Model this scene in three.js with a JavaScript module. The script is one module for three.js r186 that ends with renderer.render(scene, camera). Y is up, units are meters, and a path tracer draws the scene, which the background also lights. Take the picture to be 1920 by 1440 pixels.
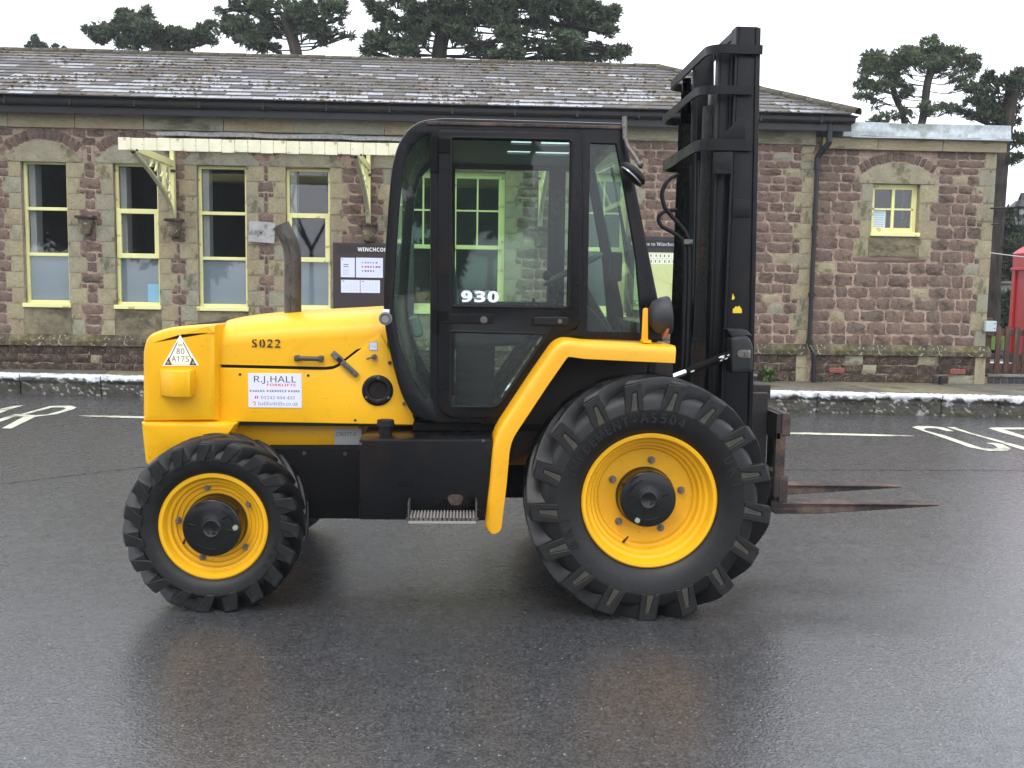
import * as THREE from 'three';
import { mergeGeometries, toCreasedNormals } from 'three/addons/utils/BufferGeometryUtils.js';
import { RoundedBoxGeometry } from 'three/addons/geometries/RoundedBoxGeometry.js';
import { TextGeometry } from 'three/addons/geometries/TextGeometry.js';
import { FontLoader } from 'three/addons/loaders/FontLoader.js';

// ------------------------------------------------------------------ camera
const FOCAL = 1850, YAW = 0.0478, PITCH = 0.0986, ROLL = 0.0155;           // focal length in pixels of a 1920 x 1440 picture
const EYE = new THREE.Vector3(0, 1.76, 0);
const scene = new THREE.Scene();
const camera = new THREE.PerspectiveCamera(2 * Math.atan(720 / FOCAL) * 180 / Math.PI, 4 / 3, 0.1, 900);
const fwd = new THREE.Vector3(Math.sin(YAW) * Math.cos(PITCH), -Math.sin(PITCH), -Math.cos(YAW) * Math.cos(PITCH));
const rgt0 = new THREE.Vector3(Math.cos(YAW), 0, Math.sin(YAW)), up0 = new THREE.Vector3().crossVectors(rgt0, fwd);
const rgt = rgt0.clone().multiplyScalar(Math.cos(ROLL)).addScaledVector(up0, Math.sin(ROLL));
const upv = up0.clone().multiplyScalar(Math.cos(ROLL)).addScaledVector(rgt0, -Math.sin(ROLL));
camera.position.copy(EYE); camera.up.copy(upv); camera.lookAt(EYE.clone().add(fwd));

// ------------------------------------------------------------------ sky, sun, exposure
const renderer = new THREE.WebGLRenderer({ antialias: true });
renderer.toneMapping = THREE.LinearToneMapping; renderer.toneMappingExposure = 1.85;
renderer.shadowMap.enabled = true;
const sunDir = new THREE.Vector3(-0.25, 1, 0.55).normalize();
{
  const w = 256, h = 128, d = new Float32Array(w * h * 4);
  for (let j = 0; j < h; j++) for (let i = 0; i < w; i++) {
    const el = (j + 0.5) / h * Math.PI - Math.PI / 2, az = (i + 0.5) / w * 2 * Math.PI, s = Math.sin(el);
    const cloud = 0.07 * Math.sin(az * 3 + 2.1 * Math.sin(el * 5)) * Math.cos(el) + 0.05 * Math.sin(az * 5 + el * 9 + 1.3) * Math.cos(el);
    const L = s > 0 ? 0.96 + 0.36 * Math.pow(s, 0.8) + cloud * (0.4 + s) : 0.3;
    const k = (j * w + i) * 4; d[k] = L * 0.945; d[k + 1] = L * 0.985; d[k + 2] = L * 1.07; d[k + 3] = 1;
  }
  const sky = new THREE.DataTexture(d, w, h, THREE.RGBAFormat, THREE.FloatType);
  sky.mapping = THREE.EquirectangularReflectionMapping; sky.magFilter = sky.minFilter = THREE.LinearFilter; sky.wrapS = THREE.RepeatWrapping; sky.needsUpdate = true;
  scene.background = sky; scene.environment = sky;
}
const sun = new THREE.DirectionalLight(0xfff6e8, 0.6);
sun.position.copy(sunDir).multiplyScalar(40); sun.castShadow = true; sun.shadow.radius = 34; sun.shadow.mapSize.set(2048, 2048);
Object.assign(sun.shadow.camera, { left: -20, right: 20, top: 20, bottom: -20, near: 1, far: 90 });
scene.add(sun, sun.target);
scene.fog = new THREE.FogExp2(0xd9dee4, 0.0009);

// ------------------------------------------------------------------ helpers
function rng(seed) { let s = seed >>> 0; return () => { s = (s + 0x6d2b79f5) | 0; let t = Math.imul(s ^ (s >>> 15), 1 | s); t = (t + Math.imul(t ^ (t >>> 7), 61 | t)) ^ t; return ((t ^ (t >>> 14)) >>> 0) / 4294967296; }; }
function ray(px, py) { return rgt.clone().multiplyScalar((px - 960) / FOCAL).addScaledVector(upv, -(py - 720) / FOCAL).add(fwd); }
function P(px, py, z) { const d = ray(px, py), t = (z - EYE.z) / d.z; return [EYE.x + d.x * t, EYE.y + d.y * t]; }         // where a sight line meets the upright plane at z
function G(px, py, hf = groundY) { const d = ray(px, py); let h = 0, x = 0, z = 0; for (let i = 0; i < 12; i++) { const t = (h - EYE.y) / d.y; x = d.x * t; z = d.z * t; h = hf(x, z); } return [x, z]; }
function pix(x, y, z) { const v = new THREE.Vector3(x, y, z).sub(EYE), w = v.dot(fwd); return [960 + FOCAL * v.dot(rgt) / w, 720 - FOCAL * v.dot(upv) / w]; }
const clamp = (v, a, b) => Math.min(b, Math.max(a, v)), lerp = (a, b, t) => a + (b - a) * t, sst = (a, b, x) => { const t = clamp((x - a) / (b - a), 0, 1); return t * t * (3 - 2 * t); };
function groundY(x, z) { const d = sst(-8, -15, z); return d * (0.055 - 0.005 * clamp(x, -14, 12)); }
const paveY = (x) => 0.325 - 0.005 * clamp(x, -14, 12);

const used = {};
function numbered(name) { const n = used[name] = (used[name] ?? -1) + 1; return n ? `${name}_${String(n).padStart(3, '0')}` : name; }
function tag(o, label, category, group, kind) { o.userData.label = label; if (category) o.userData.category = category; if (group) o.userData.group = group; if (kind) o.userData.kind = kind; return o; }
function shade(o) { o.castShadow = o.receiveShadow = true; return o; }
function thing(name, pos, label, category, group) { const o = new THREE.Group(); o.name = numbered(name); o.position.set(...pos); scene.add(o); return tag(o, label, category, group); }
function struct(name, geo, mat, parent = scene) { const m = shade(new THREE.Mesh(geo, mat)); m.name = parent === scene ? numbered(name) : name; m.userData.kind = 'structure'; parent.add(m); return m; }
// a part: its geometry is in world metres; root keeps the base position of the thing it belongs to
function part(name, geo, mat, parent) {
  const m = shade(new THREE.Mesh(geo, mat)); m.name = name;
  if (parent.isGroup && parent.parent === scene) m.position.copy(parent.position).negate();
  parent.add(m); return m;
}
function box(x0, x1, y0, y1, z0, z1, r = 0) {
  const w = Math.abs(x1 - x0), h = Math.abs(y1 - y0), d = Math.abs(z1 - z0);
  const g = r ? new RoundedBoxGeometry(w, h, d, 2, Math.min(r, w / 2.01, h / 2.01, d / 2.01)) : new THREE.BoxGeometry(w, h, d);
  g.translate((x0 + x1) / 2, (y0 + y1) / 2, (z0 + z1) / 2); return boxUV(g);
}
function boxUV(g0, s = 1) {
  const g = g0.index ? g0.toNonIndexed() : g0, p = g.attributes.position, n = p.count, uv = new Float32Array(n * 2), a = new THREE.Vector3(), b = new THREE.Vector3(), c = new THREE.Vector3();
  for (let i = 0; i < n; i += 3) {
    a.fromBufferAttribute(p, i); b.fromBufferAttribute(p, i + 1).sub(a); c.fromBufferAttribute(p, i + 2).sub(a); b.cross(c);
    const ax = Math.abs(b.x), ay = Math.abs(b.y), az = Math.abs(b.z);
    for (let k = 0; k < 3; k++) { const j = i + k, x = p.getX(j), y = p.getY(j), z = p.getZ(j); const q = az >= ax && az >= ay ? [x, y] : ax >= ay ? [z, y] : [x, z]; uv[j * 2] = q[0] * s; uv[j * 2 + 1] = q[1] * s; }
  }
  g.setAttribute('uv', new THREE.BufferAttribute(uv, 2)); return g;
}
function fix(g) { let r = g.index ? g.toNonIndexed() : g; if (!r.attributes.normal) r.computeVertexNormals(); for (const k of Object.keys(r.attributes)) if (!['position', 'normal', 'uv'].includes(k)) r.deleteAttribute(k); if (!r.attributes.uv) boxUV(r); return r; }
const merge = (list) => mergeGeometries(list.map(fix), false);
// corners [x, y, radius] become a rounded outline
function fillet(pts, n = 5) {
  const out = [], N = pts.length;
  pts.forEach((p, i) => {
    const r = p[2] || 0; if (!r) { out.push([p[0], p[1]]); return; }
    const a = pts[(i + N - 1) % N], b = pts[(i + 1) % N], la = Math.hypot(a[0] - p[0], a[1] - p[1]), lb = Math.hypot(b[0] - p[0], b[1] - p[1]);
    const ta = Math.min(r / la, 0.49), tb = Math.min(r / lb, 0.49), s = [lerp(p[0], a[0], ta), lerp(p[1], a[1], ta)], e = [lerp(p[0], b[0], tb), lerp(p[1], b[1], tb)];
    for (let k = 0; k <= n; k++) { const t = k / n, u = 1 - t; out.push([u * u * s[0] + 2 * u * t * p[0] + t * t * e[0], u * u * s[1] + 2 * u * t * p[1] + t * t * e[1]]); }
  });
  return out;
}
function shapeOf(pts, holes = []) { const s = new THREE.Shape(pts.map((p) => new THREE.Vector2(p[0], p[1]))); for (const h of holes) s.holes.push(new THREE.Path(h.map((p) => new THREE.Vector2(p[0], p[1])))); return s; }
const onPlane = (pts, z, n) => fillet(pts, n).map((p) => P(p[0], p[1], z));
function slab(shape, zFront, depth, bevel = 0.004, seg = 2) {           // an upright plate: its front face at zFront, going back
  const g = new THREE.ExtrudeGeometry(shape, { depth: depth - 2 * bevel, bevelEnabled: bevel > 0, bevelThickness: bevel, bevelSize: bevel, bevelOffset: -bevel, bevelSegments: seg, curveSegments: 10 });
  g.translate(0, 0, zFront - depth + bevel); return boxUV(toCreasedNormals(g, 0.55));
}
function plate(pts, z, depth, bevel, holes = []) { return slab(shapeOf(onPlane(pts, z), holes.map((h) => onPlane(h, z))), z, depth, bevel); }
function tube(pts, r, seg = 24, rad = 10) { const c = new THREE.CatmullRomCurve3(pts.map((p) => new THREE.Vector3(...p)), false, 'catmullrom', 0.3); return new THREE.TubeGeometry(c, seg, r, rad, false); }
function rod(a, b, r, r2 = r, n = 10) { const A = new THREE.Vector3(...a), B = new THREE.Vector3(...b), d = B.clone().sub(A), g = new THREE.CylinderGeometry(r2, r, d.length(), n); g.applyQuaternion(new THREE.Quaternion().setFromUnitVectors(new THREE.Vector3(0, 1, 0), d.clone().normalize())); g.translate(...A.add(B).multiplyScalar(0.5).toArray()); return g; }
function disc(x, y, z, r, depth, n = 28) { const g = new THREE.CylinderGeometry(r, r, depth, n); g.rotateX(Math.PI / 2); g.translate(x, y, z - depth / 2); return g; }

// ------------------------------------------------------------------ textures, computed
function lattice(seed) { const a = new Float32Array(65536), r = rng(seed); for (let i = 0; i < 65536; i++) a[i] = r(); return a; }
const LAT = lattice(77);
function vn(x, y, p, s) { const xi = Math.floor(x), yi = Math.floor(y), fx = x - xi, fy = y - yi, u = fx * fx * (3 - 2 * fx), v = fy * fy * (3 - 2 * fy); const h = (i, j) => LAT[((((i % p) + p) % p) * 131 + (((j % p) + p) % p) * 1733 + s * 7919) & 65535]; return lerp(lerp(h(xi, yi), h(xi + 1, yi), u), lerp(h(xi, yi + 1), h(xi + 1, yi + 1), u), v); }
function fbm(u, v, f, o, s) { let t = 0, a = 0.5, n = 0; for (let i = 0; i < o; i++) { t += a * vn(u * f, v * f, f, s + i); n += a; a *= 0.5; f *= 2; } return t / n; }
function tex(size, metres, fn, color = true) {
  const d = new Uint8Array(size * size * 4);
  for (let j = 0; j < size; j++) for (let i = 0; i < size; i++) { const c = fn(i / size, j / size), k = (j * size + i) * 4; if (typeof c === 'number') d[k] = d[k + 1] = d[k + 2] = clamp(c, 0, 1) * 255; else for (let q = 0; q < 3; q++) d[k + q] = clamp(c[q], 0, 1) * 255; d[k + 3] = 255; }
  const t = new THREE.DataTexture(d, size, size); t.wrapS = t.wrapT = THREE.RepeatWrapping; t.magFilter = THREE.LinearFilter; t.minFilter = THREE.LinearMipmapLinearFilter; t.generateMipmaps = true; t.repeat.set(1 / metres, 1 / metres); if (color) t.colorSpace = THREE.SRGBColorSpace; t.needsUpdate = true; return t;
}
const again = (t, metres) => { const c = t.clone(); c.repeat.set(1 / metres, 1 / metres); c.needsUpdate = true; return c; };
const lin = (r, g, b) => new THREE.Color().setRGB(r, g, b);
function mat(r, g, b, rough, o = {}) { return new THREE.MeshStandardMaterial({ color: lin(r, g, b), roughness: rough, ...o }); }

const dim = (r, g, b, rough, spec, o = {}) => new THREE.MeshPhysicalMaterial({ color: lin(r, g, b), roughness: rough, specularIntensity: spec, ...o });   // dark dull finishes
const speck = (u, v, f, s, t) => Math.max(0, vn(u * f, v * f, f, s) - t) / (1 - t);
// asphalt: fine aggregate, pale chippings, worn patches
const asphaltC = tex(1024, 2, (u, v) => { const g = fbm(u, v, 256, 2, 3), p = fbm(u, v, 3, 4, 9), q = fbm(u, v, 24, 3, 19), w = speck(u, v, 256, 5, 0.915), k = speck(u, v, 300, 12, 0.9), b = 0.36 + 0.3 * (g - 0.5) + 0.05 * (p - 0.5) + 0.05 * (q - 0.5) + w * 0.75 - k * 0.2; return [b * 1.005, b, b * 0.99]; });
const asphaltR = tex(512, 4.3, (u, v) => { const p = fbm(u, v, 4, 5, 31), g = fbm(u, v, 96, 2, 41); return 0.25 + 0.16 * (p - 0.45) + 0.2 * (g - 0.5); }, false);
const asphaltB = tex(1024, 2, (u, v) => fbm(u, v, 256, 2, 3) * 0.6 + 0.05 * fbm(u, v, 24, 3, 8) + 0.4 * speck(u, v, 256, 5, 0.9) - 0.5 * speck(u, v, 200, 22, 0.86), false);
// sandstone
const stoneC = tex(512, 1, (u, v) => { const a = fbm(u, v, 6, 5, 1), b = fbm(u, v, 40, 3, 5), c = 0.7 * sst(0.56, 0.74, fbm(u, v, 9, 4, 14)), s = speck(u, v, 90, 6, 0.88); const t = 0.8 + 0.28 * (a - 0.5) + 0.24 * (b - 0.5) - 0.25 * c + s * 0.3; return [t * (1 + 0.02), t, t * (0.98 - 0.03 * c)]; });
const ashC = tex(512, 1, (u, v) => { const a = fbm(u, v, 5, 5, 301), b = fbm(u, v, 60, 3, 305), c = sst(0.62, 0.76, fbm(u, v, 5, 4, 314)); const t = 0.86 + 0.2 * (a - 0.5) + 0.16 * (b - 0.5) - 0.2 * c; return [t, t, t * (1 - 0.05 * c)]; });
const stoneB = tex(512, 1, (u, v) => 0.6 * fbm(u, v, 8, 5, 51) + 0.5 * fbm(u, v, 50, 3, 53), false);
// lichened, moss-stained stone
const mossC = tex(512, 1, (u, v) => { const a = fbm(u, v, 7, 5, 61), b = fbm(u, v, 48, 3, 65), m = sst(0.5, 0.64, fbm(u, v, 5, 5, 71)), w = sst(0.68, 0.76, fbm(u, v, 26, 3, 75)); const t = 0.55 + 0.5 * (a - 0.5) + 0.3 * (b - 0.5); return [lerp(lerp(t, t * 0.78, m), 0.9, w), lerp(lerp(t * 0.95, t * 0.76, m), 0.9, w), lerp(lerp(t * 0.86, t * 0.56, m), 0.86, w)]; });
// slates
const slateC = tex(512, 1, (u, v) => { const a = fbm(u, v, 5, 5, 81), b = fbm(u, v, 60, 2, 85), m = sst(0.55, 0.68, fbm(u, v, 7, 5, 91)), o = sst(0.7, 0.78, fbm(u, v, 9, 4, 95)), w = sst(0.77, 0.84, fbm(u, v, 34, 3, 97)); const t = 0.62 + 0.3 * (a - 0.5) + 0.24 * (b - 0.5); let c = [lerp(t, 0.5, m * 0.7), lerp(t, 0.45, m * 0.7), lerp(t * 1.02, 0.33, m * 0.7)]; c = [lerp(c[0], 0.66, o * 0.7), lerp(c[1], 0.44, o * 0.7), lerp(c[2], 0.26, o * 0.7)]; return c.map((x) => lerp(x, 0.95, w)); });
const slateB = tex(512, 1, (u, v) => 0.4 * fbm(u, v, 6, 4, 81) + 0.4 * fbm(u, v, 40, 3, 86), false);
// concrete paving
const concC = tex(512, 2, (u, v) => { const a = fbm(u, v, 4, 5, 101), b = fbm(u, v, 70, 3, 105), m = sst(0.55, 0.7, fbm(u, v, 6, 5, 111)); const t = 0.72 + 0.3 * (a - 0.5) + 0.3 * (b - 0.5) - 0.2 * m; return [t, t * 0.99, t * (0.96 - 0.08 * m)]; });
// painted metal: nearly even, with small chips and thin dirt
const paintC = tex(512, 0.9, (u, v) => { const a = fbm(u, v, 4, 4, 121), s = speck(u, v, 80, 125, 0.955), d = sst(0.62, 0.8, fbm(u, v, 14, 4, 131)); const t = 0.97 + 0.06 * (a - 0.5) - 0.025 * d - 0.4 * s; return [t, t * 0.995, t]; });
const paintB = tex(256, 0.12, (u, v) => fbm(u, v, 8, 3, 141), false);
// black paint: dull, scratched, with brown rust bloom
const blackC = tex(512, 0.9, (u, v) => { const a = fbm(u, v, 5, 4, 151), s = speck(u, v, 70, 155, 0.94), rst = sst(0.66, 0.74, fbm(u, v, 6, 5, 161)), l = sst(0.9, 0.97, vn(u * 6, v * 160, 160, 15)) * 0.12; const t = 0.6 + 0.25 * (a - 0.5) + 0.4 * s + l; return [t + rst * 0.32, t + rst * 0.12, t]; });
const rustyC = tex(512, 0.7, (u, v) => { const a = fbm(u, v, 8, 5, 171), b = fbm(u, v, 60, 3, 175), d = sst(0.5, 0.66, fbm(u, v, 4, 5, 181)); return [0.42 + 0.3 * (a - 0.5) + 0.22 * (b - 0.5) - 0.12 * d, 0.365 + 0.22 * (a - 0.5) + 0.2 * (b - 0.5) - 0.1 * d, 0.335 + 0.16 * (a - 0.5) + 0.2 * (b - 0.5) - 0.07 * d]; });
const roughV = tex(256, 0.6, (u, v) => 0.75 + 0.6 * (fbm(u, v, 6, 5, 191) - 0.5), false);
// rubber: faint dust
const rubberC = tex(512, 0.8, (u, v) => { const a = fbm(u, v, 6, 5, 201), b = fbm(u, v, 70, 2, 205), m = sst(0.6, 0.75, fbm(u, v, 9, 5, 211)); const t = 0.62 + 0.3 * (a - 0.5) + 0.2 * (b - 0.5) + 0.3 * m; return [t, t * 0.99, t * 0.96]; });
const rubberB = tex(512, 0.5, (u, v) => 0.5 * fbm(u, v, 12, 4, 221) + 0.5 * fbm(u, v, 90, 2, 225), false);
const woodC = tex(256, 0.6, (u, v) => { const g = fbm(u, v * 0.12 + u * 0.02, 32, 4, 231), b = vn(u * 64, v * 4, 64, 3); const t = 0.68 + 0.4 * (g - 0.5) + 0.2 * (b - 0.5); return [t, t * 0.97, t * 0.92]; });
const barkC = tex(256, 0.8, (u, v) => { const g = fbm(u, v, 10, 4, 241), b = vn(u * 26, v * 6, 26, 3); const t = 0.6 + 0.5 * (g - 0.5) + 0.4 * (b - 0.5); return [t, t * 0.94, t * 0.88]; });
const creamC = tex(512, 1, (u, v) => { const a = fbm(u, v, 5, 4, 251), r = sst(0.7, 0.78, fbm(u, v, 9, 5, 255)), s = speck(u, v, 60, 257, 0.93); const t = 0.96 + 0.1 * (a - 0.5); return [lerp(t, 0.72, r * 0.6) - s * 0.2, lerp(t, 0.56, r * 0.6) - s * 0.3, lerp(t, 0.45, r * 0.6) - s * 0.35]; });

function canvasTex(w, h, draw) { const c = document.createElement('canvas'); c.width = w; c.height = h; const x = c.getContext('2d'); draw(x, w, h); const t = new THREE.CanvasTexture(c); t.colorSpace = THREE.SRGBColorSpace; t.magFilter = THREE.LinearFilter; t.needsUpdate = true; return t; }
function print(w, h, draw, rough = 0.5, o = {}) { return new THREE.MeshStandardMaterial({ map: canvasTex(w, h, draw), roughness: rough, ...o }); }
function quad(x0, y0, x1, y1, z) { const g = new THREE.PlaneGeometry(x1 - x0, y1 - y0); g.translate((x0 + x1) / 2, (y0 + y1) / 2, z); return g; }

// ------------------------------------------------------------------ materials
const bumped = (t, s) => ({ bumpMap: t, bumpScale: s });
const YEL = [0.9, 0.475, 0.002];
const M = {
  yellow: new THREE.MeshPhysicalMaterial({ color: lin(...YEL), roughness: 0.42, map: paintC, ...bumped(paintB, 0.0004), clearcoat: 0.15, clearcoatRoughness: 0.3, specularIntensity: 0.7 }),
  fenderYellow: new THREE.MeshPhysicalMaterial({ color: lin(0.9, 0.44, 0.002), roughness: 0.38, map: paintC, clearcoat: 0.3, clearcoatRoughness: 0.25 }),
  rimYellow: mat(0.9, 0.47, 0.002, 0.5, { map: paintC }),
  black: dim(0.011, 0.011, 0.014, 0.45, 0.5, { map: blackC, roughnessMap: roughV }),
  blackDull: dim(0.008, 0.008, 0.009, 0.75, 0.35, { map: blackC }),
  mast: dim(0.013, 0.0145, 0.018, 0.5, 0.5, { map: blackC, roughnessMap: roughV }),
  rubber: dim(0.017, 0.017, 0.0185, 0.45, 0.85, { map: rubberC, ...bumped(rubberB, 0.0015), vertexColors: true }),
  seal: dim(0.008, 0.008, 0.009, 0.55, 0.5),
  rust: mat(0.5, 0.44, 0.4, 0.8, { map: rustyC, ...bumped(stoneB, 0.002) }),
  steel: mat(0.32, 0.31, 0.29, 0.42, { metalness: 0.7, map: again(concC, 0.4) }),
  chrome: mat(0.75, 0.76, 0.78, 0.12, { metalness: 1 }),
  galv: mat(0.3, 0.29, 0.27, 0.55, { metalness: 0.4, map: again(concC, 0.5) }),
  exhaust: mat(0.15, 0.138, 0.13, 0.55, { map: again(concC, 0.6), metalness: 0.1 }),
  glassG: new THREE.MeshPhysicalMaterial({ color: lin(0.66, 0.83, 0.74), roughness: 0.02, transmission: 0.985, thickness: 0, ior: 1.5 }),
  glassC: new THREE.MeshPhysicalMaterial({ color: lin(0.9, 0.92, 0.92), roughness: 0.02, transmission: 1, thickness: 0, ior: 1.9 }),
  cream: mat(0.84, 0.83, 0.38, 0.45, { map: creamC }),
  creamClean: mat(0.82, 0.81, 0.38, 0.4, { map: again(paintC, 1.3) }),
  creamWorn: mat(0.84, 0.82, 0.6, 0.55, { map: again(creamC, 0.7) }),
  blackPaint: mat(0.018, 0.019, 0.022, 0.35, { map: blackC }),
  mortar: mat(0.47, 0.36, 0.29, 0.95, { map: stoneC, ...bumped(stoneB, 0.006) }),
  lead: mat(0.68, 0.77, 0.8, 0.5, { map: again(ashC, 2) }),
  redBox: mat(0.6, 0.025, 0.025, 0.35, { map: again(paintC, 2) }),
  wood: mat(0.17, 0.085, 0.055, 0.7, { map: woodC }),
  bark: mat(0.1, 0.085, 0.075, 0.95, { map: barkC, ...bumped(barkC, 0.02) }),
  white: mat(0.78, 0.79, 0.8, 0.5),
  dark: mat(0.03, 0.03, 0.032, 0.8),
};

// ================================================================== THE SETTING
// ground: one sheet to the horizon, finer near the camera
{
  const xs = [], zs = [];
  for (let x = -14; x <= 14; x += 0.5) xs.push(x); for (let z = -17; z <= 6; z += 0.5) zs.push(z);
  xs.unshift(-300, -120, -50, -25); xs.push(25, 50, 120, 300); zs.unshift(-400, -150, -70, -35, -22); zs.push(20, 60, 150, 400);
  const pos = [], uv = [], idx = [];
  for (const z of zs) for (const x of xs) { pos.push(x, groundY(x, z), z); uv.push(x, z); }
  for (let j = 0; j < zs.length - 1; j++) for (let i = 0; i < xs.length - 1; i++) { const a = j * xs.length + i, b = a + 1, c = a + xs.length, d = c + 1; idx.push(a, c, b, b, c, d); }
  const g = new THREE.BufferGeometry(); g.setAttribute('position', new THREE.Float32BufferAttribute(pos, 3)); g.setAttribute('uv', new THREE.Float32BufferAttribute(uv, 2)); g.setIndex(idx); g.computeVertexNormals();
  struct('ground', g, new THREE.MeshPhysicalMaterial({ color: lin(0.38, 0.39, 0.42), clearcoat: 0.32, clearcoatRoughness: 0.42, map: asphaltC, roughness: 1, roughnessMap: asphaltR, ...bumped(asphaltB, 0.003) }));
}
// flat paint and tar on the ground: each a sheet 4 mm above it
function groundSheet(outline, lift = 0.004) {
  const s = shapeOf(outline), g = new THREE.ShapeGeometry(s, 4), p = g.attributes.position;
  for (let i = 0; i < p.count; i++) { const x = p.getX(i), z = p.getY(i); p.setXYZ(i, x, groundY(x, z) + lift, z); }
  g.computeVertexNormals(); return g;
}
const roadPaint = mat(0.74, 0.75, 0.6, 0.6, { map: again(ashC, 1.1) });
const road = (px) => px.map((p) => G(p[0], p[1]));
{
  const grp = thing('road_marking', [0, 0, 0], 'pale cream road lettering on the asphalt in front of the kerb with a line between', 'road marking');
  // each letter: strokes of paint, a stroke may have an opening
  const letters = [
    [[[[-40, 783], [0, 767], [27, 761.5], [45, 760.5], [25, 766], [0, 775], [-40, 791]]]],
    [[[[39, 777], [95, 761.5], [133, 761], [144, 764.4], [137, 768], [106, 777], [66, 782], [45, 781.4]], [[46.5, 777.6], [98.5, 764.4], [119.5, 764.4], [124, 766], [115, 770.3], [88.5, 777.6], [66, 779]]], [[[-60, 804], [0, 785.8], [29, 777], [39, 777], [45, 781.4], [29, 781.4], [0, 791.4], [-42, 805]]], [[[45, 781.4], [66, 782], [21, 804], [3.5, 803.5]]]],
    [[[[1709.6, 801.4], [1720, 799.3], [1745.7, 799.3], [1769, 802], [1789, 808.9], [1775.5, 808.9], [1756, 803.6], [1739, 803.1], [1732, 804.6], [1735, 807.8], [1769, 816.3], [1809.6, 830.2], [1841.5, 840.8], [1862.7, 842.2], [1871, 839.7], [1862.7, 834.4], [1849, 831.2], [1862.7, 830.8], [1879.8, 833.4], [1895.7, 841.8], [1890, 845.5], [1854, 846], [1820, 839.8], [1769, 821.7]]]],
    [[[[1775.5, 801.4], [1790.4, 801.4], [1820, 812], [1873.4, 825.9], [1920, 838.7], [1965, 850], [1965, 857], [1913.8, 842.9], [1875.5, 830.2], [1830.8, 817.4]]]],
    [[[[1853, 803.6], [1860.6, 802], [1960, 802], [1960, 805.3], [1880.8, 805.7], [1920, 817.4], [1960, 828], [1960, 835], [1916, 821.7], [1884, 813.1]]]],
  ];
  for (const strokes of letters) part('letter', merge(strokes.map(([o, h]) => { const s = shapeOf(road(o), h ? [road(h)] : []), g = new THREE.ShapeGeometry(s, 6), p = g.attributes.position; for (let k = 0; k < p.count; k++) { const x = p.getX(k), z = p.getY(k); p.setXYZ(k, x, groundY(x, z) + 0.004, z); } g.computeVertexNormals(); return boxUV(g); })), roadPaint, grp);
  const a = G(148, 780), b = G(1714, 818), n = 24, up = [], dn = [];
  for (let i = 0; i <= n; i++) { const t = i / n, x = lerp(a[0], b[0], t), z = lerp(a[1], b[1], t), w = i === 0 || i === n ? 0.01 : 0.075; up.push([x, z - w]); dn.unshift([x, z + w]); }
  part('line', boxUV(groundSheet([...up, ...dn])), roadPaint, grp);
}
{ // tar joints in the asphalt
  const r = rng(5), tar = mat(0.018, 0.018, 0.02, 0.5);
  const seam = (p, q, n, w) => { const a = G(...p), b = G(...q), up = [], dn = []; for (let i = 0; i <= n; i++) { const t = i / n, x = lerp(a[0], b[0], t), z = lerp(a[1], b[1], t) + (r() - 0.5) * 0.03, ww = w * (0.5 + r()); up.push([x, z - ww]); dn.unshift([x, z + ww]); } return groundSheet([...up, ...dn]); };
  struct('tar_joint', seam([-60, 915], [300, 872], 40, 0.011), tar);
  struct('tar_joint', seam([1380, 880.5], [2050, 883], 60, 0.009), tar);
}
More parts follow.
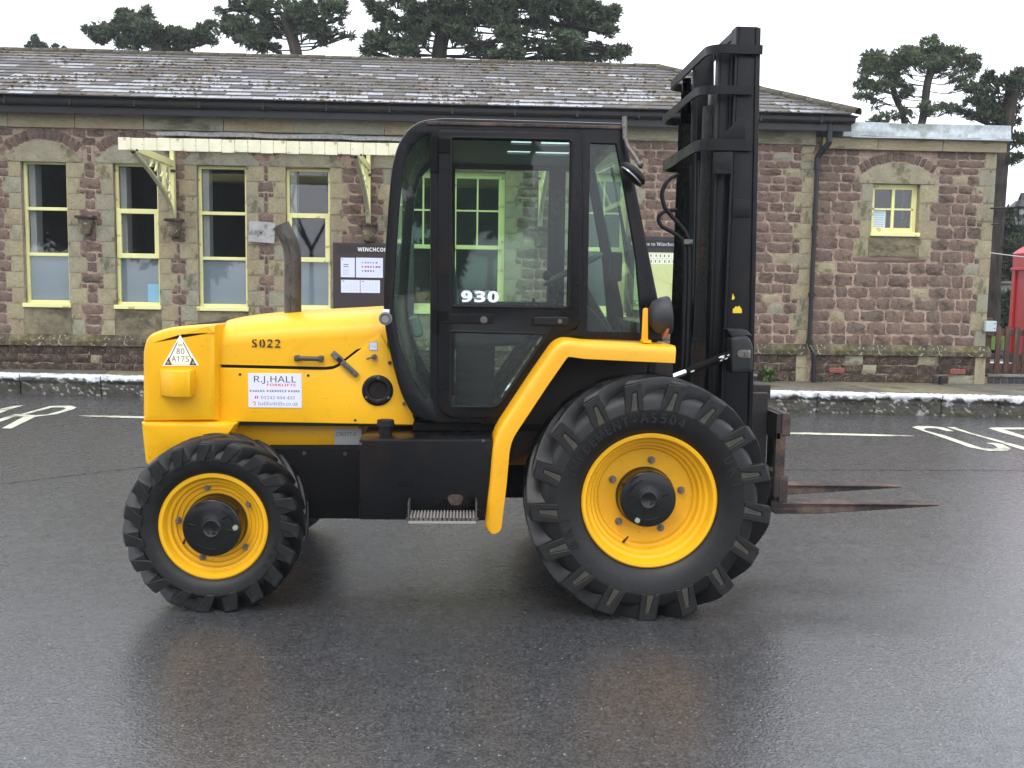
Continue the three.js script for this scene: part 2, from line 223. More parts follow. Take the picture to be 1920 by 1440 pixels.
// kerb of rough stones, the top edge painted white
const KL = [-9.2, -14.85], KR = [11, -13.34];
const kerbZ = (x) => lerp(KL[1], KR[1], (x - KL[0]) / (KR[0] - KL[0]));
{
  const kerb = new THREE.Group(); kerb.name = 'kerb'; kerb.userData.kind = 'structure'; scene.add(kerb);
  const r = rng(21), km = new THREE.MeshStandardMaterial({ color: lin(1, 1, 1), map: ashC, roughness: 0.9, vertexColors: true, ...bumped(stoneB, 0.02) });
  let x = KL[0];
  while (x < KR[0]) {
    const w = 0.55 + r() * 0.7, s = Math.floor(r() * 1000), nx = Math.ceil(w / 0.022), rows = [];
    // the section from the ground up the face, over the arris and back across the top
    for (let j = 0; j <= 20; j++) rows.push(j <= 16 ? [j / 16, 0] : [1, (j - 16) / 4]);
    const pos = [], col = [], uv = [], idx = [], off = (r() - 0.5) * 0.02, dark = 0.55 + r() * 0.35, seam = 0.68 + r() * 0.1;
    for (let j = 0; j < rows.length; j++) for (let i = 0; i <= nx; i++) {
      const u = i / nx, xx = x + u * (w - 0.008), gy = groundY(xx, kerbZ(xx)) - 0.03, ty = paveY(xx) + 0.012, [fh, bk] = rows[j];
      const e = Math.min(u, 1 - u) * w, ed = Math.min(1, e / 0.03);
      const n1 = fbm((xx * 0.11 + 9.1) % 1, (fh * 0.04 + s * 0.01) % 1, 16, 4, s % 50) - 0.5, n2 = vn(xx * 30, fh * 8 + bk * 5, 4096, 7) - 0.5;
      let y = lerp(gy, ty, fh), z = kerbZ(xx) + off - bk * 0.3 - (1 - ed) * 0.03 + n1 * 0.05 * (1 - bk) + n2 * 0.018 * (bk ? 0.3 : 1);
      if (fh > seam) z += 0.022 * (1 - bk);                            // the thin upper bed stands proud of the lower
      if (Math.abs(fh - seam) < 0.06) z -= 0.014;
      if (bk || j === 16) y += n2 * 0.012;
      pos.push(xx, y, z); uv.push(xx, y + bk * 0.3);
      const edge = vn(xx * 7, 1, 4096, 17) * 0.75 + vn(xx * 23, 2, 4096, 27) * 0.35, painted = bk > 0.3 ? vn(xx * 5, bk * 4, 4096, 3) > 0.12 : fh > 0.93 - 0.3 * edge * edge;
      const m = vn(xx * 4, fh * 3, 4096, 9);
      const lichen = vn(xx * 17, fh * 9 + 3, 4096, 29) * 0.6 + vn(xx * 41, fh * 21, 4096, 31) * 0.5 > 0.78; col.push(...(painted ? [0.98, 1.0, 1.05] : lichen ? [0.5, 0.49, 0.47] : fh < 0.22 && m > 0.5 ? [0.075, 0.075, 0.035] : [dark * 0.13, dark * (0.116 + 0.01 * m), dark * 0.102]));
    }
    for (let j = 0; j < rows.length - 1; j++) for (let i = 0; i < nx; i++) { const a = j * (nx + 1) + i; idx.push(a, a + 1, a + nx + 1, a + 1, a + nx + 2, a + nx + 1); }
    const g = new THREE.BufferGeometry(); g.setAttribute('position', new THREE.Float32BufferAttribute(pos, 3)); g.setAttribute('uv', new THREE.Float32BufferAttribute(uv, 2)); g.setAttribute('color', new THREE.Float32BufferAttribute(col, 3)); g.setIndex(idx); g.computeVertexNormals();
    const m = shade(new THREE.Mesh(g, km)); m.name = 'kerb_stone'; kerb.add(m);
    x += w;
  }
}
const ZW = -15.7;                                                          // face of the station wall
{ // pavement of cast slabs between kerb and wall
  const pave = new THREE.Group(); pave.name = 'pavement'; pave.userData.kind = 'structure'; scene.add(pave);
  const tones = [[0.26, 0.24, 0.19], [0.33, 0.31, 0.2], [0.22, 0.205, 0.175], [0.29, 0.27, 0.23]].map((c) => new THREE.MeshStandardMaterial({ color: lin(...c), map: concC, roughness: 0.8, ...bumped(asphaltB, 0.004) }));
  const cuts = [-9.4, -7.0, -5.4, -4.1, -2.2, -0.4, 1.4, 3.0, 4.55, 6.25, 7.9, 9.6, 12], pick = [2, 2, 1, 2, 0, 2, 3, 2, 0, 1, 2, 3];
  for (let i = 0; i < cuts.length - 1; i++) {
    const x0 = cuts[i] + 0.006, x1 = cuts[i + 1] - 0.006, sl = 0.16;
    const pos = [], idx = [], nx = 8;
    for (let k = 0; k <= nx; k++) { const t = k / nx, xf = lerp(x0, x1, t), xb = xf - sl * (kerbZ(xf) - ZW); for (const [xx, zz, dy] of [[xf, kerbZ(xf) - 0.26, -0.2], [xf, kerbZ(xf) - 0.26, 0], [xb, ZW - 0.1 - (xb > 8.6 ? 6 : 0), 0]]) pos.push(xx, paveY(xx) + dy + 0.004, zz); }
    for (let k = 0; k < nx; k++) for (let j = 0; j < 2; j++) { const a = k * 3 + j; idx.push(a, a + 3, a + 1, a + 1, a + 3, a + 4); }
    const g = new THREE.BufferGeometry(); g.setAttribute('position', new THREE.Float32BufferAttribute(pos, 3)); g.setIndex(idx); g.computeVertexNormals();
    const m = shade(new THREE.Mesh(boxUV(g), tones[pick[i]])); m.name = 'paving_slab'; pave.add(m);
  }
}

// ------------------------------------------------------------------ station building
const station = thing('station_building', [-1.5, 0.33, ZW], 'long red sandstone station building with slate roof and cream windows behind the forklift', 'building');
const annexe = thing('building_annexe', [7, 0.3, ZW - 0.06], 'low flat roofed sandstone annexe with one small four pane window, beside the drainpipe', 'building');
const Q = (o) => { const c = shade(new THREE.Group()); c.name = o; return c; };

// unit stones: a dressed or rock-like face on a block 6 cm deep, of unit width and height
function unitStone(seed, nx, ny, bulge, rough, wob, arris = 0.012) {
  const r = rng(seed), pos = [], uv = [], idx = [], ox = r(), oy = r(), ex = [0, 1, 2, 3].map(() => (r() - 0.5) * wob);
  for (let j = -1; j <= ny + 1; j++) for (let i = -1; i <= nx + 1; i++) {
    const out = i < 0 || j < 0 || i > nx || j > ny, u = clamp(i, 0, nx) / nx - 0.5, v = clamp(j, 0, ny) / ny - 0.5;
    const bu = 1 - Math.pow(Math.abs(2 * u), 5), bv = 1 - Math.pow(Math.abs(2 * v), 5);
    const uu = u + (v + 0.5) * u * ex[0] + wob * 0.5 * (vn(v * 3 + 5, u > 0 ? 1 : 8, 64, seed % 60) - 0.5) * Math.abs(2 * u), vv = v + u * ex[1] * 1.4 + wob * (vn(u * 4 + 5, v > 0 ? 2 : 11, 64, seed % 60) - 0.5) * Math.abs(2 * v);
    pos.push(uu, vv, out ? -0.06 : -arris * (1 - Math.min(bu, bv) > 0.9 ? 1 : 0) + bulge * bu * bv + rough * (vn(u * 4 + 9, v * 3 + 4, 64, seed % 71) - 0.5) * Math.sqrt(Math.max(0, bu * bv)));
    uv.push(ox + u * 0.4, oy + v * 0.25);
  }
  const W = nx + 3; for (let j = 0; j < ny + 2; j++) for (let i = 0; i < W - 1; i++) { const a = j * W + i; idx.push(a, a + 1, a + W, a + 1, a + W + 1, a + W); }
  const g = new THREE.BufferGeometry(); g.setAttribute('position', new THREE.Float32BufferAttribute(pos, 3)); g.setAttribute('uv', new THREE.Float32BufferAttribute(uv, 2)); g.setIndex(idx); return toCreasedNormals(g, 0.7);
}
const ROCK = [...Array(9)].map((_, i) => unitStone(100 + i * 7, 6, 4, 0.003, 0.013, 0.17, 0.008)), ASHLAR = [...Array(5)].map((_, i) => unitStone(300 + i * 5, 4, 4, 0.001, 0.004, 0.02, 0.004));
const smat = (c, m = stoneC) => new THREE.MeshStandardMaterial({ color: lin(...c), map: m, roughness: 0.88, ...bumped(stoneB, 0.012) });
const RED = [[0.232, 0.162, 0.134], [0.245, 0.173, 0.141], [0.219, 0.154, 0.129], [0.258, 0.183, 0.147], [0.232, 0.168, 0.14], [0.193, 0.141, 0.118], [0.248, 0.178, 0.138], [0.225, 0.157, 0.129], [0.212, 0.162, 0.132]].map((c) => smat(c));
const OCH = [[0.412, 0.362, 0.224], [0.436, 0.386, 0.242], [0.382, 0.35, 0.236], [0.4, 0.332, 0.212], [0.364, 0.35, 0.254]].map((c) => smat(c, ashC));
const MOS = [[0.4, 0.37, 0.28], [0.34, 0.31, 0.24], [0.45, 0.41, 0.3]].map((c) => smat(c, mossC));
const SIL = [[0.27, 0.24, 0.155], [0.3, 0.26, 0.17]].map((c) => smat(c, stoneC));
const DRK = [[0.22, 0.16, 0.145], [0.19, 0.145, 0.13], [0.26, 0.19, 0.165]].map((c) => smat(c, mossC));
// behind these parts of the picture no stone shows
const hiddenPx = (x, y) => (x > 275 && x < 720 && y > 612) || (x > 930 && x < 1420 && y > 640) || (x > 720 && x < 1240 && y > 590) || (x > 1275 && x < 1410 && y > 60) || (x > 720 && x < 1230 && y < 250) || x < -15 || x > 1940;
function stones(parent, list, keep) {
  // list: [x, y, w, h, material, geometry, name, z]; the ones seen best become parts, the rest one mesh
  list.forEach((s) => { const [px, py] = pix(s[0], s[1], s[7]); s.vis = hiddenPx(px, py) ? 0 : s[2] * s[3] * (py > 560 ? 0.9 : 1); });
  const order = list.map((_, i) => i).sort((a, b) => list[b].vis - list[a].vis), own = new Set(order.slice(0, keep).filter((i) => list[i].vis > 0)), rest = new Map();
  const r = rng(list.length);
  list.forEach((s, i) => {
    const [x, y, w, h, m, g, name, z] = s, flip = r() < 0.5;
    const o = new THREE.Mesh(g, m); o.position.set(x, y, z); o.scale.set(w, h, 1); if (flip) o.rotation.z = Math.PI;
    if (own.has(i)) { shade(o); o.name = name; parent.add(o); } else { o.updateMatrix(); const q = g.clone().applyMatrix4(o.matrix); if (!rest.has(m)) rest.set(m, []); rest.get(m).push(q); }
  });
  if (rest.size) {
    const mats = [...rest.keys()], g = mergeGeometries(mats.map((k) => mergeGeometries(rest.get(k))), true), o = shade(new THREE.Mesh(g, mats)); o.name = 'far_stones'; o.userData.kind = 'stuff'; parent.add(o);
  }
}
// rows of rubble between the dressed blocks: three rows to every two courses, small pieces where the blocks step back
function rubble(taken, y0, h, x0, row, small, r) {
  const n = taken.length, gaps = (bl) => { const g = []; let x = x0; for (const [a, b] of bl) { if (a > x + 0.03) g.push([x, a]); x = Math.max(x, b); } return g; };
  for (let k = 0; k < n; k += 2) {
    const A = taken[k], B = taken[k + 1] || A, one = !taken[k + 1], ya = y0 + k * h, yt = ya + (one ? h : 2 * h), ym = ya + h;
    if (one) { const m = ya + h * 0.5; for (const [p, q] of gaps(A)) { row(ya, m, p, q); row(m, yt, p, q); } continue; }
    const c1 = ya + h * (0.62 + r() * 0.1), c2 = ya + h * (1.3 + r() * 0.1), both = [...A, ...B].sort((a, b) => a[0] - b[0]), gm = gaps(both), gA = gaps(A), gB = gaps(B);
    for (const [p, q] of gA) row(ya, c1, p, q); for (const [p, q] of gB) row(c2, yt, p, q); for (const [p, q] of gm) row(c1, c2, p, q);
    for (const [g, lo, hi] of [[gA, c1, ym], [gB, ym, c2]]) for (const [p, q] of g) { const inside = gm.filter((s) => s[0] < q && s[1] > p); let x = p; for (const s of inside) { if (s[0] - x > 0.05) small(x, s[0], lo, hi); x = s[1]; } if (q - x > 0.05) small(x, q, lo, hi); }
  }
}
const pickOf = (a, r) => a[Math.floor(r() * a.length)];

// openings: window [x0, x1, sill, head, kind, middle of its arch or null]
const WIN = [
  { x0: -6.84, x1: -6.15, sill: 1.36, head: 3.57, kind: 'three' }, { x0: -5.45, x1: -4.77, sill: 1.35, head: 3.565, kind: 'casement' },
  { x0: -4.18, x1: -3.42, sill: 1.34, head: 3.55, kind: 'three' }, { x0: -2.82, x1: -2.13, sill: 1.34, head: 3.54, kind: 'casement' },
  { x0: -1.12, x1: 0.6, sill: 1.34, head: 3.54, kind: 'pair', flat: true }, { x0: 1.82, x1: 2.54, sill: 1.34, head: 3.54, kind: 'sash' },
  { x0: -8.25, x1: -7.56, sill: 1.36, head: 3.57, kind: 'three' },
];
const PL = 0.9, HEAD = 3.56, TOP = 4.05, QH = (HEAD - PL) / 11, X0 = -9.2, X1 = 5.5;
function wallBack(outline, holes, z, depth) { return slab(shapeOf(outline, holes), z, depth, 0); }
{
  const wall = part('wall', wallBack([[X0, 0.1], [X1, 0.1], [X1, 4.4], [X0, 4.4]], WIN.map((w) => [[w.x0, w.sill], [w.x1, w.sill], [w.x1, w.head], [w.x0, w.head]]), ZW - 0.0065, 0.38), M.mortar, station);
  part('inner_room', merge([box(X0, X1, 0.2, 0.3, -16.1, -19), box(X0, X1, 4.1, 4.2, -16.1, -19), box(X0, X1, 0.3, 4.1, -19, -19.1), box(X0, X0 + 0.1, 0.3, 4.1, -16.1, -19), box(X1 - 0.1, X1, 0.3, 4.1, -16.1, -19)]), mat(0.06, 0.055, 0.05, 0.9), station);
  const r = rng(808), L = [], rock = () => pickOf(ROCK, r), ash = () => pickOf(ASHLAR, r);
  const add = (xa, xb, ya, yb, m, g, name, z = ZW, gap = name === 'stone' ? 0.014 : 0.007) => { if (xb - xa > 0.04 && yb - ya > 0.03) L.push([(xa + xb) / 2, (ya + yb) / 2, xb - xa - gap, yb - ya - gap, m, g, name, z]); };
  const row = (ya, yb, xa, xb, mats = RED, z = ZW) => {
    if (xb - xa < 0.47) { add(xa, xb, ya, yb, pickOf(mats, r), rock(), 'stone', z); return; }
    let x = xa; while (x < xb - 0.001) { let w = (0.17 + r() * 0.23) * (yb - ya > 0.14 ? 1.1 : 0.95); if (xb - x - w < 0.13) w = xb - x; if (w > 0.5) w = (xb - x) / 2; add(x, x + w, ya + (r() - 0.5) * 0.012, yb + (r() - 0.5) * 0.012, r() < 0.05 ? pickOf(OCH, r) : pickOf(mats, r), rock(), 'stone', z); x += w; }
  };
  const fill = (ya, yb, xa, xb) => {                                      // a course filled one or two stones high
    let x = xa; while (x < xb - 0.01) { let w = Math.min(xb - x, 0.7 + r() * 0.9); if (xb - x - w < 0.3) w = xb - x; if (r() < 0.16 && w < 0.9) row(ya, yb, x, x + w); else if (r() < 0.2) { const q = 0.22 + r() * 0.1; if (w > q + 0.3) { add(x, x + q, ya, yb, pickOf(RED, r), rock(), 'stone'); x += q; w -= q; } const m = lerp(ya, yb, 0.42 + r() * 0.16); row(ya, m, x, x + w); row(m, yb, x, x + w); } else { const m = lerp(ya, yb, 0.42 + r() * 0.16); row(ya, m, x, x + w); row(m, yb, x, x + w); } x += w; }
  };
  const taken = [];
  for (let k = 0; k < 11; k++) {
    const ya = PL + k * QH, yb = ya + QH, blocks = [];
    WIN.forEach((w, wi) => {
      const odd = (k + wi) % 2, lw = odd ? 0.27 : 0.18, rw = odd ? 0.18 : 0.27;
      if (yb > w.sill + 0.02) { blocks.push([w.x0 - lw, w.x1 + rw]); add(w.x0 - lw, w.x0 + 0.004, ya, yb, pickOf(OCH, r), ash(), 'quoin', ZW + 0.004, 0.007); add(w.x1 - 0.004, w.x1 + rw, ya, yb, pickOf(OCH, r), ash(), 'quoin', ZW + 0.004, 0.007); }
      else if (yb > w.sill - 0.26) { blocks.push([w.x0 - 0.22, w.x1 + 0.22]); add(w.x0 - 0.22, w.x0 - 0.02, ya, yb, pickOf(OCH, r), ash(), 'quoin', ZW + 0.004); add(w.x1 + 0.02, w.x1 + 0.22, ya, yb, pickOf(OCH, r), ash(), 'quoin', ZW + 0.004); add(w.x0 - 0.02, w.x1 + 0.02, ya, w.sill - 0.03, pickOf(SIL, r), ash(), 'sill_stone', ZW + 0.012); }
    });
    const cw = k % 2 ? 0.28 : 0.17; blocks.push([X1 - cw, X1 + 1]); add(X1 - cw, X1, ya, yb, pickOf(OCH, r), ash(), 'quoin', ZW + 0.006);
    blocks.sort((a, b) => a[0] - b[0]); taken.push(blocks);
  }
  rubble(taken, PL, QH, X0, row, (xa, xb, ya, yb) => add(xa, xb, ya, yb, pickOf(RED, r), rock(), 'stone'), r);
  // above the windows: dressed lintels under arches of brick-sized voussoirs
  const arcs = WIN.map((w) => (w.flat ? { xc: (w.x0 + w.x1) / 2, flat: 1.25 } : { xc: (w.x0 + w.x1) / 2 }));
  const YC = 3.12, RO = 0.925, RI = 0.765;
  for (const [ya, yb] of [[HEAD, 3.68], [3.68, 3.8], [3.8, 3.93], [3.93, TOP]]) {
    const blocks = arcs.map((a) => { const h = a.flat ? (ya < 3.85 ? a.flat : 0) : ya < 3.9 ? Math.sqrt(Math.max(0, RO * RO - (ya - YC + 0.02) ** 2)) * 0.97 : ya - YC > RO - 0.02 ? 0 : Math.sqrt(RO * RO - (ya - YC) ** 2); return h ? [a.xc - Math.min(h, a.flat ? h : 0.655), a.xc + Math.min(h, a.flat ? h : 0.655)] : [a.xc, a.xc]; });
    blocks.push([X1 - 0.2, X1 + 1]); add(X1 - 0.2, X1, ya, yb, pickOf(OCH, r), ash(), 'quoin', ZW + 0.006);
    blocks.sort((a, b) => a[0] - b[0]); let x = X0; for (const [a, b] of blocks) { if (a > x + 0.03) row(ya, yb, x, a); x = Math.max(x, b); }
  }
  for (const a of arcs) {
    if (a.flat) { add(a.xc - 1.2, a.xc + 1.2, HEAD, 3.86, OCH[2], ash(), 'lintel', ZW + 0.01); continue; }
    const pts = [[a.xc - 0.585, HEAD - 0.01], [a.xc + 0.585, HEAD - 0.01], [a.xc + 0.6, HEAD + 0.06]]; for (let i = 0; i <= 14; i++) { const t = lerp(0.82, -0.82, i / 14); pts.push([a.xc + Math.sin(t) * (RI - 0.012), YC + Math.cos(t) * (RI - 0.012)]); } pts.push([a.xc - 0.6, HEAD + 0.06]);
    const m = shade(new THREE.Mesh(slab(shapeOf(pts.filter((p) => p[1] >= HEAD - 0.02)), ZW + 0.012, 0.06, 0.008), OCH[r() < 0.5 ? 2 : 4])); m.name = 'lintel'; wall.add(m);
    for (let i = 0; i < 13; i++) { const t = lerp(-0.71, 0.71, (i + 0.5) / 13), o = shade(new THREE.Mesh(pickOf(ROCK, r), pickOf(RED, r))); o.position.set(a.xc + Math.sin(t) * (RI + RO) / 2, YC + Math.cos(t) * (RI + RO) / 2, ZW + 0.002); o.rotation.z = -t; o.scale.set(0.082 + r() * 0.012, 0.148, 1); o.name = 'voussoir'; wall.add(o); }
  }
  // cornice, plinth course and the footing below it
  for (let x = X0; x < X1; ) { let w = 0.85 + r() * 0.55; if (X1 - x - w < 0.5) w = X1 - x; add(x, x + w, TOP + 0.01, 4.36, r() < 0.3 ? OCH[3] : pickOf(OCH, r), ash(), 'cornice_stone', ZW + 0.055, 0.006); x += w; }
  row(0.3, 0.46, X0, X1 - 0.14, DRK, ZW + 0.05); row(0.46, 0.6, X0, X1 - 0.14, DRK, ZW + 0.05); row(0.6, 0.735, X0, X1 - 0.14, DRK, ZW + 0.05);
  for (const [a, b] of [[0.3, 0.52], [0.52, 0.735]]) add(X1 - 0.17, X1, a, b, OCH[1], ash(), 'quoin', ZW + 0.054);
  stones(wall, L, 285);
  const wallBase = part('footing', box(X0, X1 - 0.01, 0.05, 0.73, ZW + 0.03, ZW - 0.02), M.mortar, station);
}
function weathering(parent, xa, xb, zf, r) {                              // sloped plinth stones
  for (let x = xa; x < xb - 0.01; ) {
    let w = 0.5 + r() * 0.45; if (xb - x - w < 0.35) w = xb - x;
    const s = shapeOf([[0, 0], [0.1, 0], [0.1, 0.07], [0.015, 0.165], [0, 0.165]]), g = new THREE.ExtrudeGeometry(s, { depth: w - 0.01, bevelEnabled: true, bevelSize: 0.006, bevelThickness: 0.005, bevelSegments: 1, bevelOffset: -0.004 });
    g.rotateY(-Math.PI / 2); g.translate(x + w, 0.74, zf); const m = shade(new THREE.Mesh(boxUV(g), pickOf(MOS, r))); m.name = 'plinth_stone'; parent.add(m); x += w;
  }
}
{ const w = station.children.find((c) => c.name === 'wall'), r = rng(4); weathering(w, X0, X1, ZW - 0.012, r); }

// windows
const frosted = mat(0.2, 0.245, 0.285, 0.4), paneDark = M.glassC;
function windowAt(parent, w, zf, opt = {}) {
  const g = Q('window'); g.position.copy(parent.position).negate(); parent.add(g);
  const z = zf - 0.1, fr = 0.045, d = 0.06, sub = (n, geo, m) => { const o = shade(new THREE.Mesh(geo, m)); o.name = n; g.add(o); return o; };
  const bars = (x0, x1, y0, y1, t, zz = z, dd = d) => [box(x0, x0 + t, y0, y1, zz, zz - dd, 0.006), box(x1 - t, x1, y0, y1, zz, zz - dd, 0.006), box(x0 + t, x1 - t, y1 - t, y1, zz + 0.001, zz - dd, 0.006), box(x0 + t, x1 - t, y0, y0 + t, zz + 0.001, zz - dd, 0.006)];
  const { x0, x1, sill, head } = w, pane = (a, b, c, e, m = paneDark) => sub('pane', quad(a, c, b, e, z - 0.035), m);
  const nd = (k) => { for (const [a, b] of k) sub('glazing_bar', a, b); };
  sub('sill', box(x0 - 0.02, x1 + 0.02, sill - 0.035, sill + 0.03, zf + 0.045, zf - 0.12, 0.008), M.cream);
  sub('frame', merge(bars(x0, x1, sill + 0.028, head, fr)), M.cream);
  const i0 = x0 + fr, i1 = x1 - fr, b = sill + 0.028 + fr, t = head - fr;
  if (w.kind === 'three' || w.kind === 'casement') {
    const m1 = lerp(sill, head, 0.355), m2 = lerp(sill, head, 0.672);
    nd([[box(i0, i1, m1 - 0.025, m1 + 0.025, z - 0.004, z - 0.06, 0.005), M.cream], [box(i0, i1, m2 - 0.025, m2 + 0.025, z - 0.004, z - 0.06, 0.005), M.cream]]);
    pane(i0, i1, b, m1, M.glassC); pane(i0, i1, m1, m2); pane(i0, i1, m2, t);
    const film = shade(new THREE.Mesh(quad(i0, b, i1, m1 - 0.02, z - 0.05), frosted)); film.name = 'frosted_film'; g.add(film);
    if (w.kind === 'casement') sub('casement', merge(bars(x0 + 0.012, x1 - 0.012, m1 - 0.03, m2 + 0.03, 0.075, z + 0.035, 0.05)), M.cream);
    // pale shutter box inside, at the left of each upper light
    sub('inner_reveal', box(i0 + 0.005, i0 + 0.1, m1, t, z - 0.07, z - 0.3), mat(0.32, 0.33, 0.33, 0.8));
  } else if (w.kind === 'pair' || w.kind === 'sash') {
    const n = w.kind === 'pair' ? 2 : 1, ww = (i1 - i0) / n, mid = lerp(sill, head, 0.475);
    if (n === 2) sub('mullion', box(i0 + ww - 0.04, i0 + ww + 0.04, b - 0.02, t + 0.02, z + 0.004, z - 0.06, 0.005), M.cream);
    for (let k = 0; k < n; k++) {
      const a = i0 + k * ww + (k ? 0.04 : 0), c = i0 + (k + 1) * ww - (n === 2 && !k ? 0.04 : 0);
      sub('sash', merge(bars(a, c, mid - 0.05, t, 0.055, z - 0.012, 0.04)), M.cream); sub('sash', merge(bars(a, c, b, mid + 0.02, 0.055, z - 0.055, 0.04)), M.cream);
      const bx = (a + c) / 2, by = (mid + t) / 2;
      nd([[box(bx - 0.013, bx + 0.013, mid, t - 0.05, z - 0.02, z - 0.045), M.cream], [box(a + 0.05, c - 0.05, by - 0.013, by + 0.013, z - 0.021, z - 0.044), M.cream]]);
      pane(a + 0.05, c - 0.05, mid, t - 0.05); const o = shade(new THREE.Mesh(quad(a + 0.05, b + 0.05, c - 0.05, mid, z - 0.075), paneDark)); o.name = 'pane'; g.add(o);
    }
  } else {                                                                 // four panes
    sub('sash', merge(bars(i0, i1, b, t, 0.035, z - 0.012, 0.035)), M.cream);
    const bx = (i0 + i1) / 2, by = lerp(b, t, 0.49);
    nd([[box(bx - 0.024, bx + 0.024, b, t, z - 0.008, z - 0.05, 0.004), M.cream], [box(i0, i1, by - 0.014, by + 0.014, z - 0.012, z - 0.046), M.cream]]);
    for (const [a, c] of [[i0, bx], [bx, i1]]) for (const [e, f] of [[b, by], [by, t]]) pane(a + 0.01, c - 0.01, e + 0.01, f - 0.01);
  }
  return g;
}
WIN.forEach((w) => windowAt(station, w, ZW));
{ // things on the window ledges
  const paper = mat(0.2, 0.5, 0.72, 0.6), o = thing('paper_sheet', [-4.93, 1.42, ZW - 0.16], 'bright blue paper standing in the lower corner of the second window', 'paper');
  part('sheet', box(-5.0, -4.83, 1.43, 1.71, ZW - 0.141, ZW - 0.144), paper, o);
}
// corbel blocks that carried the canopy
for (const [cx, y] of [[-5.85, 2.6], [-4.51, 2.58], [-1.53, 2.56], [1.15, 2.54]]) {
  const s = shapeOf([[-0.13, 0.13], [-0.13, 0.1], [-0.1, 0.09], [-0.1, 0.02], [-0.07, -0.06], [-0.06, -0.14], [0.06, -0.14], [0.07, -0.06], [0.1, 0.02], [0.1, 0.09], [0.13, 0.1], [0.13, 0.13]].map((p) => [p[0] + cx, p[1] + y]));
  const g = Q('corbel'); g.position.copy(station.position).negate(); station.add(g);
  const a = shade(new THREE.Mesh(slab(s, ZW + 0.13, 0.15, 0.012), MOS[1])); a.name = 'corbel_block'; g.add(a);
  const b = shade(new THREE.Mesh(box(cx - 0.14, cx + 0.14, y + 0.1, y + 0.14, ZW + 0.16, ZW, 0.01), DRK[0])); b.name = 'corbel_cap'; g.add(b);
}
// gutter, fascia, downpipe
{
  const x0 = X0, x1 = 6.0, zE = ZW + 0.36, prof = [[0, 0.115], [0.02, 0.115], [0.105, 0.1], [0.115, 0.085], [0.11, 0.03], [0.075, 0], [0, 0]];
  const s = shapeOf(prof), g = new THREE.ExtrudeGeometry(s, { depth: x1 - x0, bevelEnabled: false }); g.rotateY(Math.PI / 2); g.scale(1, 1, -1); g.translate(x0, 4.36, zE - 0.115); g.computeVertexNormals();
  const gm = part('gutter', boxUV(toCreasedNormals(g, 0.5)), M.blackPaint, station);
  part('fascia', box(x0, x1 - 0.02, 4.25, 4.47, zE - 0.118, zE - 0.145), M.blackPaint, station); part('soffit', box(x0, x1 - 0.03, 4.352, 4.37, zE - 0.147, ZW + 0.02), M.blackPaint, station);
  for (let x = -8.8; x < 6; x += 0.95) { const o = shade(new THREE.Mesh(box(x, x + 0.03, 4.35, 4.485, zE + 0.006, zE - 0.12, 0.004), M.blackPaint)); o.name = 'gutter_bracket'; gm.add(o); }
  const pz = ZW + 0.09, pipe = Q('downpipe'); pipe.position.copy(station.position).negate(); station.add(pipe);
  const pp = (n, q) => { const o = shade(new THREE.Mesh(q, M.blackPaint)); o.name = n; pipe.add(o); };
  pp('pipe', tube([[5.52, 3.78, pz], [5.52, 3.7, pz], [5.52, 2.4, pz], [5.52, 1.0, pz], [5.52, 0.95, pz], [5.525, 0.9, pz + 0.005], [5.575, 0.78, pz + 0.09], [5.58, 0.73, pz + 0.1], [5.58, 0.62, pz + 0.1], [5.58, 0.28, pz + 0.1]], 0.036, 90, 12));
  pp('hopper', tube([[5.64, 4.42, pz + 0.14], [5.64, 4.3, pz + 0.14], [5.64, 4.12, pz + 0.14], [5.635, 4.06, pz + 0.135], [5.53, 3.88, pz + 0.01], [5.52, 3.82, pz], [5.52, 3.72, pz]], 0.046, 60, 12));
  for (const y of [3.7, 2.75, 1.7, 0.95]) pp('collar', rod([5.52, y - 0.035, pz], [5.52, y + 0.035, pz], 0.052, 0.052, 14));
}
